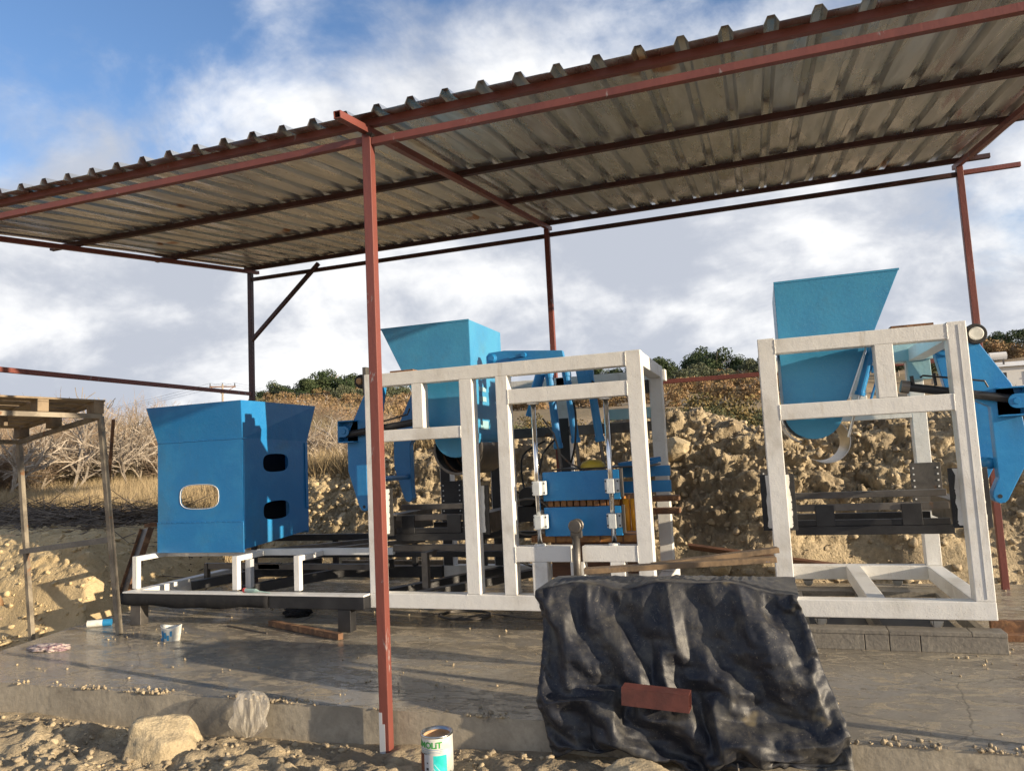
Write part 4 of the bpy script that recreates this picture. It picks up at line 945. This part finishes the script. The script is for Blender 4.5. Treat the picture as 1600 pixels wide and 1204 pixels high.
def tarp_y(x, z0, z1):
    k = (np.abs(TV[:, 0]-x) < .03) & (TV[:, 2] > z0) & (TV[:, 2] < z1); return float(TV[k, 1].min())
for k, (p, q, w_, lb) in enumerate((((-1.17, 4.78, .83), (.02, 4.98, .875), .09, 'long weathered plank with blue paint spots lying on top of the black tarpaulin'),
                                 ((-.75, 4.90, .845), (.04, 5.08, .92), .07, 'shorter upper plank resting on the plank on the tarpaulin'))):
    o = B().bar(p, q, w_, .034).build('plank', PLANKD, loc=p, bev=.003); tag(o, lb, 'plank')
# red box tube lying on the tarp
b = B(); c0 = Vector((-.865, tarp_y(-.83, .165, .27)-.05, .220)); c1 = Vector((-.49, tarp_y(-.52, .155, .25)-.05, .203)); c1.y = min(c1.y, c0.y-.015); c0.y = min(c0.y, c1.y+.06); dd = (c1-c0).normalized(); tu = Vector((0, 0, 1)); tn = dd.cross(tu).normalized(); tu = tn.cross(dd)
for a_, c_, w_, h_ in ((0, .046, .098, .005), (0, -.046, .098, .005), (.0465, 0, .005, .0865), (-.0465, 0, .005, .0865)): b.bar(c0+tn*a_+tu*c_, c1+tn*a_+tu*c_, w_, h_)
tag(b.build('box_tube', mat('dull_red_primer', (.15, .048, .038), .55, c2=(.10, .035, .03), sc=6, bump=.2), loc=tuple(c0)), 'short open piece of dull red square tube resting on the black tarpaulin', 'tube')
# long board behind, at the pile foot
tag(B().bar((-.95, 9.3, .40), (.75, 9.1, .18), .16, .03, (0, .5, 1)).build('board', PLANKM, loc=(-.1, 9.2, .3), bev=.003), 'long wet brown board lying along the foot of the soil pile', 'board')

# ------------------------------------------------------------------ small things
def textmesh(txt, size):
    cu = bpy.data.curves.new('t', 'FONT'); cu.body = txt; cu.size = size; cu.offset = size*.03; o = bpy.data.objects.new('t', cu); COL.objects.link(o)
    bpy.context.view_layer.update(); me = bpy.data.meshes.new_from_object(o.evaluated_get(bpy.context.evaluated_depsgraph_get()))
    vs = [tuple(v_.co) for v_ in me.vertices]; fs = [tuple(p_.vertices) for p_ in me.polygons]
    bpy.data.objects.remove(o); bpy.data.curves.remove(cu); bpy.data.meshes.remove(me); return vs, fs
CX, CY, CZ, CRD, CH = -1.93, 4.05, -.222, .092, .245
pc = thing('paint_can', 'open white paint can with green lettering and a teal label in front of the slab', 'paint can', (CX, CY, CZ))
B().lathe((CX, CY, CZ), [(0, .004), (CRD, .004), (CRD, CH)], 48).build('can_body', PLASTW, pc, smooth=True)
B().lathe((CX, CY, CZ), [(CRD+.001, CH-.008), (CRD+.004, CH-.004), (CRD+.003, CH+.004), (CRD-.006, CH+.004), (CRD-.010, CH-.010), (CRD-.014, CH-.012)], 48).build('rim', STAIN, pc, smooth=True)
B().lathe((CX, CY, CZ), [(0, CH-.03), (CRD-.013, CH-.03), (CRD-.012, CH-.012)], 40).build('paint_surface', BURLAP, pc)
# front of the can faces the camera: angle on the cylinder
ca = math.atan2(0-CY, 0-CX)
def wrap(a, h, dr): r = CRD+dr; th = ca+a/CRD; return (CX+r*math.cos(th), CY+r*math.sin(th), CZ+h)
def patch(name, mt_, poly_rects, dr):
    b = B()
    for a0, a1, h0, h1 in poly_rects:
        n_ = max(1, int((a1-a0)/.008)); 
        for i in range(n_):
            x0, x1 = a0+(a1-a0)*i/n_, a0+(a1-a0)*(i+1)/n_; b.add([wrap(x0, h0, dr), wrap(x1, h0, dr), wrap(x1, h1, dr), wrap(x0, h1, dr)], [(0, 1, 2, 3)])
    return b.build(name, mt_, pc)
patch('teal_panel', TEALL, [(-.135, .055, .006, .145)], .0006)
patch('blue_panel', TEALB, [(-.15, -.06, .006, .05)], .0012)
patch('brown_panel', BROWNL, [(-.15, -.085, .048, .15)], .0016)
patch('grey_panel', GREYL, [(-.086, -.025, .055, .15), (-.075, -.035, .045, .056)], .0018)
patch('print_mark', DARKIN, [(-.07, -.055, .065, .078), (-.066, -.058, .10, .108), (-.09, -.066, .150, .154)], .0024)
patch('print_line', TEALB, [(-.12, .045, .176, .178), (-.11, .04, .166, .1675), (-.11, .03, .158, .1595)], .0012)
for a0, a1, h0, h1 in ((-.02, .045, .10, .02), (-.03, .02, .085, .006), (-.06, -.045, .04, .006)):
    b = B(); n_ = 8
    for i in range(n_):
        t0, t1 = i/n_, (i+1)/n_; f_ = lambda t, o: wrap(a0+(a1-a0)*t+o, h0+(h1-h0)*t, .0012)
        b.add([f_(t0, -.003), f_(t0, .003), f_(t1, .003), f_(t1, -.003)], [(0, 1, 2, 3)])
    b.build('ray_stripe', PALET, pc)
vs, fs = textmesh('SIMOLiT', .047)
mx = max(p[0] for p in vs); b = B(); b.v = [wrap(p[0]-mx+.028, .186+p[1], .0015) for p in vs]; b.f = fs; b.build('lettering', GREENT, pc)

# plastic bag
def blob(name, loc, r, mt_, label, cat, seed, amp=.5, f=3.0, smooth=True, thin=None):
    q = IV4.copy(); nz = fbm(q[:, 0]*f+seed, q[:, 2]*f+q[:, 1]*2.1, 4, .6)-.5; q = q*(1+amp*nz[:, None])*np.array(r)
    o = bigmesh(name, q, IF4, mt_, smooth=smooth); o.location = loc; return tag(o, label, cat)
b = B(); nr_, na_ = 26, 44
for j in range(nr_):
    t = j/(nr_-1); R0 = (.055+.05*math.sin(3.0*t+.2)+.012*math.sin(11*t)) if 0 < j < nr_-1 else .012
    for k in range(na_):
        a = 2*math.pi*k/na_; w_ = 1+.2*math.sin(3*a+4*t)+.16*math.sin(5*a+3*t)+.14*math.sin(9*a-5*t+1)+.10*math.sin(17*a+7*t)+.22*(float(fbm(np.array(a*1.3+4), np.array(t*5.0), 3))-.5)
        b.v.append((-3.46+R0*w_*math.cos(a)*1.05+.03*math.sin(t*3), 4.30+R0*w_*math.sin(a)*.55-.05*math.sin(t*2.5)+.03, .09-.30*t))
for j in range(nr_-1):
    for k in range(na_): b.f.append((j*na_+k, j*na_+(k+1) % na_, (j+1)*na_+(k+1) % na_, (j+1)*na_+k))
tag(b.build('plastic_bag', BAGM, loc=(-3.46, 4.27, -.05), smooth=False), 'crumpled clear plastic bag hanging over the slab edge', 'bag')
bk = thing('paint_bucket', 'small squashed white bucket with blue drips standing on the wet slab', 'bucket', (-5.54, 5.80, 0))
b = B(); nseg = 28; prof = [(.075, 0), (.085, .06), (.092, .125), (.096, .13), (.092, .135), (.086, .12), (.078, .03), (0, .028)]
for r, h in prof:
    for k in range(nseg):
        t = 2*math.pi*k/nseg; b.v.append((-5.54+r*math.cos(t)*1.15, 5.80+r*math.sin(t)*.85, h+.012*math.sin(2*t+1)*(h/.13)))
for i in range(len(prof)-1):
    for k in range(nseg): b.f.append((i*nseg+k, i*nseg+(k+1) % nseg, (i+1)*nseg+(k+1) % nseg, (i+1)*nseg+k))
b.build('bucket_body', PLASTW, bk, smooth=True)
b = B()
for a, h0, h1, w_ in ((-1.9, .02, .1, .01), (-1.6, .03, .085, .012), (-1.3, .01, .06, .01), (-1.0, .05, .1, .008), (-2.2, .0, .03, .03)):
    for s_ in (0,):
        t0, t1 = a-w_/.09, a+w_/.09; b.add([(-5.54+.098*1.15*math.cos(t)*(.9+.1*h/.13), 5.8+.098*.85*math.sin(t)*(.9+.1*h/.13), h) for t, h in ((t0, h0), (t1, h0), (t1, h1), (t0, h1))], [(0, 1, 2, 3)])
b.build('drip', TEALB, bk)
bo = thing('plastic_bottle', 'small white plastic bottle with a blue label lying near the table leg', 'bottle', (-6.9, 6.2, .035))
B().tube([(-6.99, 6.14, .036), (-6.86, 6.22, .036)], .036, 16).build('bottle_body', PLASTW, bo, smooth=False)
B().tube([(-6.86, 6.22, .036), (-6.79, 6.262, .036)], .0365, 16).build('bottle_label', TEALB, bo)
blob('rag', (-6.55, 5.33, .012), (.22, .11, .035), PINK, 'flattened pale pink and purple rag on the left of the slab', 'rag', 9, 1.0, 4)
blob('black_rag', (-4.9, 6.93, .03), (.16, .12, .07), CLOTHB, 'bundled black rag on the slab under the base frame', 'rag', 13, .9, 3)
tag(B().bar((-4.89, 6.45, .032), (-3.80, 6.02, .032), .055, .055).build('square_tube', RUST, loc=(-4.3, 6.2, .03), bev=.002), 'rusty dark square tube lying on the slab in front of the base frame', 'tube')
tag(B().bar((-5.37, 6.38, .008), (-4.7, 6.14, .008), .012, .01).build('thin_rod', STEEL, loc=(-5, 6.2, 0)), 'thin dark steel rod lying on the wet slab', 'rod')
pts = []
for t in np.linspace(0, 9.5*math.pi, 170): pts.append((-3.0+(.26+.02*math.sin(t*1.3))*math.cos(t), 7.05+(.2+.02*math.cos(t*.9))*math.sin(t), .012+t*.0006))
pts += [(-2.75, 7.15, .02), (-2.6, 7.1, .015), (-2.3, 7.0, .012), (-2.05, 7.02, .012)]
tag(B().tube(pts, .008, 7).build('wire_coil', STEEL, loc=(-3.0, 7.05, 0), smooth=True), 'grey wire coil lying on the slab under the middle machine', 'wire')
tag(B().tube([(-5.12, 6.36, .372), (-4.98, 6.34, .372)], .02, 12).tube([(-4.98, 6.34, .372), (-4.93, 6.33, .368), (-4.8, 6.33, .354)], [.02, .006, .004], 10).build('sealant_tube', mat('mint_plastic', (.35, .5, .45), .4), loc=(-5, 6.34, .37)), 'small mint green tube with red cap on the front beam of the base frame', 'tube')
tag(B().tube([(-5.145, 6.362, .372), (-5.121, 6.36, .372)], .0225, 12).build('red_cap', mat('red_plastic', (.5, .03, .03), .4), loc=(-5.13, 6.36, .37)), 'little red cap on the end of the mint green tube', 'cap')
tag(B().tube([(-.26, 4.26, -.10), (-.255, 4.22, -.17), (-.235, 4.2, -.28)], .005, 8).build('strap', DUSTY, loc=(0, 4.2, 0)), 'pale strap end hanging below the hem of the black tarpaulin', 'strap')

# ------------------------------------------------------------------ vegetation
def twig_mesh(seed, h, spread, levels, n0, mt_, thick=.02, droop=0.0, droot=.3, barkm=None):
    r = random.Random(seed); V = []; F = []
    def seg(p, q, r0, r1):
        d = (q-p).normalized(); a = d.orthogonal().normalized(); c = d.cross(a); o = len(V)
        for pt, rr_ in ((p, r0), (q, r1)):
            for k in range(3):
                t = k*2.094; V.append(tuple(pt+(a*math.cos(t)+c*math.sin(t))*rr_))
        for k in range(3): F.append((o+k, o+(k+1) % 3, o+3+(k+1) % 3, o+3+k))
    def grow(p, d, L, rad, lv):
        n_ = 3 if lv > 1 else 2; q = p
        for i in range(n_):
            d = (d+Vector((r.gauss(0, .22), r.gauss(0, .22), r.gauss(.05, .16)))).normalized(); e = q+d*L/n_
            seg(q, e, rad*(1-.25*i/n_), rad*(1-.25*(i+1)/n_)); q = e
            if lv > 0 and (i > 0 or lv < levels):
                for k in range(r.choice((1, 2, 2))):
                    dd_ = (d+Vector((r.gauss(0, spread), r.gauss(0, spread), r.gauss(.1, spread*.7)))).normalized(); grow(q, dd_, L*r.uniform(.55, .8), max(rad*.6, .0028), lv-1)
        if lv > 0: grow(q, (d+Vector((r.gauss(0, .4), r.gauss(0, .4), .1))).normalized(), L*.7, max(rad*.65, .0028), lv-1)
    for k in range(n0):
        a = r.uniform(0, 6.28); s_ = r.uniform(.1, spread); grow(Vector((r.gauss(0, droot), r.gauss(0, droot), -.1)), Vector((math.cos(a)*s_, math.sin(a)*s_, 1)).normalized(), h*r.uniform(.32, .46), thick*r.uniform(.7, 1.1), levels)
    me = bpy.data.meshes.new('branches'); me.from_pydata(V, [], F); me.materials.append(mt_); return me
def place(name, me, x, y, z, s, label, cat, group, rzv=None):
    o = bpy.data.objects.new(name, me); COL.objects.link(o); o.location = (x, y, z); o.scale = (s, s, s*random.uniform(.9, 1.12)); o.rotation_euler = (0, 0, random.uniform(0, 6.28) if rzv is None else rzv)
    return tag(o, label, cat, group)
TW = [twig_mesh(1, 2.9, .8, 3, 12, TWIGB, .016), twig_mesh(2, 3.0, .75, 3, 12, TWIGB, .015), twig_mesh(3, 2.6, .9, 3, 12, TWIGO, .014), twig_mesh(4, 2.9, .8, 3, 7, TWIGP, .016), twig_mesh(5, 2.6, .85, 3, 12, TWIGO, .014)]
def polar(px, r):  # bearing that the photograph shows at column px
    a = math.atan((px-800)/1146)-math.radians(18.87); return r*math.sin(a), r*math.cos(a)
def tz(x, y): return gz(x, y)
for i in range(210):
    px = random.uniform(-120, 640); r = random.uniform(19.5, 36); x, y = polar(px, r); s = random.uniform(.5, .72)*r/20
    if px > 330: r = random.uniform(19, 40); x, y = polar(px, r); s = random.uniform(.5, .75)
    place('bare_shrub', TW[random.choice((0, 0, 1, 2, 3, 4, 1, 2, 0, 4))], x, y, tz(x, y)-.05, s, 'leafless brown shrub in the dense thicket beyond the dry grass at left', 'shrub', 'leafless shrubs of the thicket')
BT = [twig_mesh(21, 3.2, .75, 3, 1, BARK, .06, droot=.02), twig_mesh(22, 3.0, .9, 3, 1, BARK, .055, droot=.02), twig_mesh(23, 3.4, .8, 3, 2, BARK, .05, droot=.05)]
for i, px in enumerate((20, 75, 108, 145, 170, 215, 232, 260, -30, 500, 540)):
    r = random.uniform(18.3, 20); x, y = polar(px, r)
    place('bare_tree', BT[i % 3], x, y, tz(x, y)-.05, random.uniform(.6, .85), 'small leafless tree with a pale trunk at the front of the thicket', 'tree', 'pale leafless trees')
# twigs low cover: brush pile on the bank
def stuff_twigs(name, n, fx, mt_, L0, L1, flat=.25, rad=.006):
    V = []; F = []
    for i in range(n):
        p = Vector(fx()); a = random.uniform(0, 6.28); L = random.uniform(L0, L1); d = Vector((math.cos(a), math.sin(a), random.gauss(0, flat))).normalized(); q = p+d*L
        u = d.orthogonal().normalized(); c = d.cross(u); o = len(V)
        for pt, rr_ in ((p, rad), (q, rad*.4)):
            for k in range(3): t = k*2.094; V.append(tuple(pt+(u*math.cos(t)+c*math.sin(t))*rr_))
        for k in range(3): F.append((o+k, o+(k+1) % 3, o+3+(k+1) % 3, o+3+k))
    return bigmesh(name, V, F, mt_, 'stuff')
def bp_():
    x, y = random.gauss(-10.3, 1.2), random.gauss(8.75, .4); return (x, y, gz(x, y)+abs(random.gauss(0, .09)))
DKTW = mat('dark_twigs', (.10, .08, .065), .9, c2=(.22, .18, .14), sc=5)
stuff_twigs('brush_pile', 1500, bp_, DKTW, .3, 1.0, .22, .009)
# dry grass
def grass(name, n, samp, mt_, h0, h1, wd=.006):
    P_ = np.array([samp() for _ in range(n)]); zz = near_h(P_[None, :, 0], P_[None, :, 1])[0] if False else np.array([0.0])
    X, Y = P_[:, 0], P_[:, 1]; Z = np.where((X > -17) & (X < 9) & (Y < 15.1), near_h(X[None], Y[None])[0], base_h(X[None], Y[None], False)[0])-.03
    h = rng.uniform(h0, h1, n); a = rng.uniform(0, 6.28, n); l = rng.normal(0, .35, (n, 2))*h[:, None]
    wx, wy = np.cos(a)*wd, np.sin(a)*wd
    V = np.stack([np.stack([X-wx, Y-wy, Z], 1), np.stack([X+wx, Y+wy, Z], 1), np.stack([X+l[:, 0], Y+l[:, 1], Z+h], 1)], 1).reshape(-1, 3)
    return bigmesh(name, V, np.arange(3*n).reshape(-1, 3), mt_, 'stuff')
def gs():
    while True:
        px = random.uniform(-150, 700); r = 10+12*random.random()**.9; x, y = polar(px, r)
        if y > 9.3+(1.2 if x > -7.5 else 0): return x, y
grass('dry_grass', 95000, gs, GRASSM, .15, .52, .008)
def gs2():
    while True:
        px = random.uniform(560, 1750); r = random.uniform(11.8, 20); x, y = polar(px, r)
        if y > 11.3: return x, y
grass('grass_behind_pile', 26000, gs2, SCRUBM, .1, .30)
# leafy crowns
def crown(seed, rx, rz_, n, leaf, lumps=9, trunk=0.0):
    r = np.random.default_rng(seed); C = r.standard_normal((lumps, 3)); C /= np.linalg.norm(C, axis=1)[:, None]; C *= r.uniform(.25, .72, (lumps, 1)); R0 = r.uniform(.30, .50, lumps)
    k = r.integers(0, lumps, n); d = r.standard_normal((n, 3)); d /= np.linalg.norm(d, axis=1)[:, None]; rad = R0[k]*(r.random(n)**.28)
    p = C[k]+d*rad[:, None]; p = p*np.array([rx, rx, rz_])
    a = r.standard_normal((n, 3)); a /= np.linalg.norm(a, axis=1)[:, None]; c = np.cross(a, r.standard_normal((n, 3))); c /= np.linalg.norm(c, axis=1)[:, None]
    s = leaf*r.uniform(.6, 1.4, (n, 1)); V = np.stack([p-a*s*.5, p+c*s*.45, p+a*s*.5, p-c*s*.45], 1).reshape(-1, 3)
    me = bpy.data.meshes.new('crown'); me.from_pydata(V.tolist(), [], np.arange(4*n).reshape(-1, 4).tolist()); return me
def tree_kind(name, crowns, mt_, trunk_r, trunk_h, x, y, s, label, cat, group, lift):
    z = tz(x, y); o = bpy.data.objects.new(name, None); COL.objects.link(o); o.location = (x, y, z-.1); o.scale = (s, s, s*random.uniform(.85, 1.1)); o.rotation_euler = (0, 0, random.uniform(0, 6.28)); tag(o, label, cat, group)
    c = bpy.data.objects.new('crown', random.choice(crowns)); COL.objects.link(c); c.parent = o; c.location = (0, 0, lift)
    t = bpy.data.objects.new('trunk', TRUNKS[trunk_h]); COL.objects.link(t); t.parent = o
    return o
def trunk_mesh(r, h):
    b = B().tube([(0, 0, -.3), (.05, 0, h*.5), (0, .05, h)], [r, r*.75, r*.4], 7)
    for k in range(4): a = k*1.7; b.tube([(0, 0, h*(.5+.1*k)), (math.cos(a)*h*.35, math.sin(a)*h*.35, h*(.85+.1*k))], [r*.4, r*.15], 5)
    me = bpy.data.meshes.new('trunk'); me.from_pydata(b.v, [], b.f); me.materials.append(BARK); return me
TRUNKS = {'t': trunk_mesh(.22, 3.6), 's': trunk_mesh(.12, 1.5)}
def withmat(ms, m_):
    for q in ms: q.materials.append(m_)
    return ms
PC = withmat([crown(31+i, 2.9, 2.3, 3600, .22, 14) for i in range(4)], PINEM)
OC = withmat([crown(41+i, 1.7, 1.25, 1600, .17, 9) for i in range(3)], OLIVEM)
AC_ = withmat([crown(51+i, 1.9, 1.55, 4200, .10, 12) for i in range(4)], AUTM)
SC = withmat([crown(61+i, .45, .30, 900, .035, 8) for i in range(3)], SCRUBM)
BRM = mat('brown_hill_scrub', (.32, .20, .10), .9, c2=(.20, .15, .07), sc=1.0)
BC = withmat([crown(71+i, 1.6, 1.1, 1500, .15, 10) for i in range(3)], BRM)
for px in (402, 418, 436, 452, 480, 492, 510, 522, 541, 556, 590, 1008, 1018, 1045, 1060, 1085, 1095, 1108, 1120, 1128, 1152, 1172, 1205, 1260, 1330, 1400, 1440, 1480, 1540, 1555, 1575, 1590, 1620, 1650, 760, 700, 930, 970, 990):
    x, y = polar(px+random.uniform(-4, 4), random.uniform(128, 144))
    s = random.uniform(.75, 1.3)*(.75 if px < 470 else .72 if px > 1440 else 1.05)
    tree_kind('pine_tree', PC, PINEM, .2, 't', x, y, s, 'dark evergreen tree on the skyline of the hill', 'tree', 'evergreen trees along the ridge', 2.7)
for i in range(46):
    px = random.uniform(985, 1640); r = random.uniform(95, 126); x, y = polar(px, r)
    if 1480 < px and random.random() < .8: continue
    tree_kind('olive_tree', OC, OLIVEM, .1, 's', x, y, random.uniform(.9, 1.3), 'round grey green olive tree in the grove below the ridge', 'tree', 'olive trees on the hillside', 1.7)
for i in range(95):
    px = random.choice((random.uniform(395, 640), random.uniform(900, 1680))); r = random.uniform(122, 146); x, y = polar(px, r); s = random.uniform(.9, 1.7)
    if i % 3: tree_kind('ridge_bush', OC, OLIVEM, .1, 's', x, y, s, 'low green bush in the scrub along the ridge line', 'bush', 'green bushes along the ridge', 1.0)
    else: tree_kind('brown_bush', BC, BRM, .1, 's', x, y, s, 'rusty brown bush scattered on the hillside', 'bush', 'brown bushes on the hillside', .9)
for i in range(120):
    px = random.uniform(330, 1300); r = random.uniform(42, 120); x, y = polar(px, r)
    if px > 660: r = random.uniform(60, 120); x, y = polar(px, r)
    tree_kind('brown_bush', BC, BRM, .1, 's', x, y, random.uniform(.7, 1.25), 'rusty brown bush scattered on the hillside', 'bush', 'brown bushes on the hillside', .9)
for i, (px, r, s) in enumerate(((1045, 23, 1.0), (1075, 21, 1.05), (1105, 22, .95), (1135, 21, 1.0), (1160, 23, 1.05), (1190, 24, .9), (1010, 25, .9), (960, 26, .9), (900, 27, .85), (1240, 27, .8), (840, 28, .8), (1550, 36, .8), (1620, 34, .9), (780, 30, .8), (700, 27, .9), (660, 26, .9), (1300, 34, .7), (1590, 44, 1.0))):
    x, y = polar(px, r); tree_kind('autumn_bush', AC_, AUTM, .1, 's', x, y, s*.74, 'dense olive brown bush just behind the soil pile', 'bush', 'autumn bushes behind the soil pile', 1.35)
for i in range(34):
    px = random.uniform(990, 1260) if i < 22 else random.uniform(560, 1000); x, y = polar(px, random.uniform(12.2, 14.5))
    place('scrub_plant', random.choice(SC), x, y, tz(x, y)+.16, random.uniform(.5, .95), 'low grey green scrub plant growing behind the soil pile', 'plant', 'low scrub behind the soil pile')
# brush mass on the left hillside
for i in range(26):
    px = random.uniform(395, 640); x, y = polar(px, random.uniform(34, 60))
    place('hill_shrub', TW[random.choice((0, 2, 3, 4))], x, y, tz(x, y)-.05, random.uniform(.55, .95), 'tall leafless shrub on the slope behind the blue bin', 'shrub', 'leafless shrubs on the slope')

# ------------------------------------------------------------------ far built things
hx, hy = polar(1592, 76); hz = tz(hx, hy)-.3
ho = thing('farm_house', 'small white farmhouse with dark windows on the hillside at the right edge', 'house', (hx, hy, hz))
B().box(hx-2.6, hx+4.5, hy, hy+5, hz, hz+2.7).build('wall', HOUSEW, ho)
B().add([(hx-2.9, hy-.3, hz+2.7), (hx+4.8, hy-.3, hz+2.7), (hx+4.8, hy+5.3, hz+2.7), (hx-2.9, hy+5.3, hz+2.7), (hx-2.2, hy+2.5, hz+3.3), (hx+4.2, hy+2.5, hz+3.3)], [(0, 1, 5, 4), (1, 2, 5), (2, 3, 4, 5), (3, 0, 4), (3, 2, 1, 0)]).build('roof', HOUSEW, ho)
for a in (-1.4, .9, 2.9):
    w_ = B().box(hx+a, hx+a+1.0, hy-.04, hy-.005, hz+1.1, hz+2.2).build('window', GLASSD, ho); B().box(hx+a+.45, hx+a+.55, hy-.08, hy-.045, hz+1.1, hz+2.2).box(hx+a, hx+a+1.0, hy-.079, hy-.046, hz+1.62, hz+1.7).build('frame', HOUSEW, w_)
tk = thing('water_tank', 'white water tank on the roof of the far farmhouse', 'tank', (hx-.6, hy+1, hz+3.1)); B().tube([(hx-1.3, hy+1, hz+3.75), (hx, hy+1, hz+3.75)], .33, 14).build('tank_body', HOUSEW, tk); B().box(hx-1.1, hx-1.0, hy+.9, hy+1.1, hz+2.9, hz+3.45).box(hx-.3, hx-.2, hy+.9, hy+1.1, hz+2.9, hz+3.45).build('stand', STEEL, tk)
# power poles
def pole(px, r, h, label):
    x, y = polar(px, r); z = tz(x, y); t = thing('utility_pole', label, 'pole', (x, y, z)); B().tube([(x, y, z-1), (x, y, z+h)], [.16, .10], 8).build('pole_shaft', BARK, t)
    e = Vector((.81, .58, 0)); c = Vector((x, y, z+h-.3)); B().bar(c-e*1.5, c+e*1.5, .12, .14).bar(c-e*1.3+Vector((0, 0, -.05)), c+Vector((0, 0, -.9)), .07, .07).bar(c+e*1.3+Vector((0, 0, -.05)), c+Vector((0, 0, -.9)), .07, .07).build('cross_arm', RUST, t)
    for k in (-1.4, 0, 1.4): B().tube([c+e*k+Vector((0, 0, .07)), c+e*k+Vector((0, 0, .45))], [.07, .05], 8).build('insulator', BLACK, t)
    return c, e
px_, py_ = polar(352, 95)
c0, e0 = pole(352, 95, 1.6+95*.106+.3-tz(px_, py_), 'distant utility pole with a crossarm rising behind the blue bin')
for k, wn in ((-1.4, 'leftmost'), (0, 'middle'), (1.4, 'rightmost')):
    p = c0+e0*k+Vector((0, 0, .45)); q = Vector((*polar(600, 150), 17)); q2 = Vector((*polar(-200, 160), 9)); pts = []
    for t in np.linspace(0, 1, 9): pts.append(p.lerp(q, t)-Vector((0, 0, 1.5*4*t*(1-t))))
    b = B().tube(pts, .012, 4); pts = [p.lerp(q2, t)-Vector((0, 0, 1.5*4*t*(1-t))) for t in np.linspace(0, 1, 9)]; b.tube(pts, .012, 4)
    tag(b.build('power_line', BLACK, loc=tuple(p)), 'thin power line strung from the %s insulator of the distant utility pole' % wn, 'cable', 'power lines at the far pole')

for o in list(bpy.data.objects):
    if 'org' in o: del o['org']
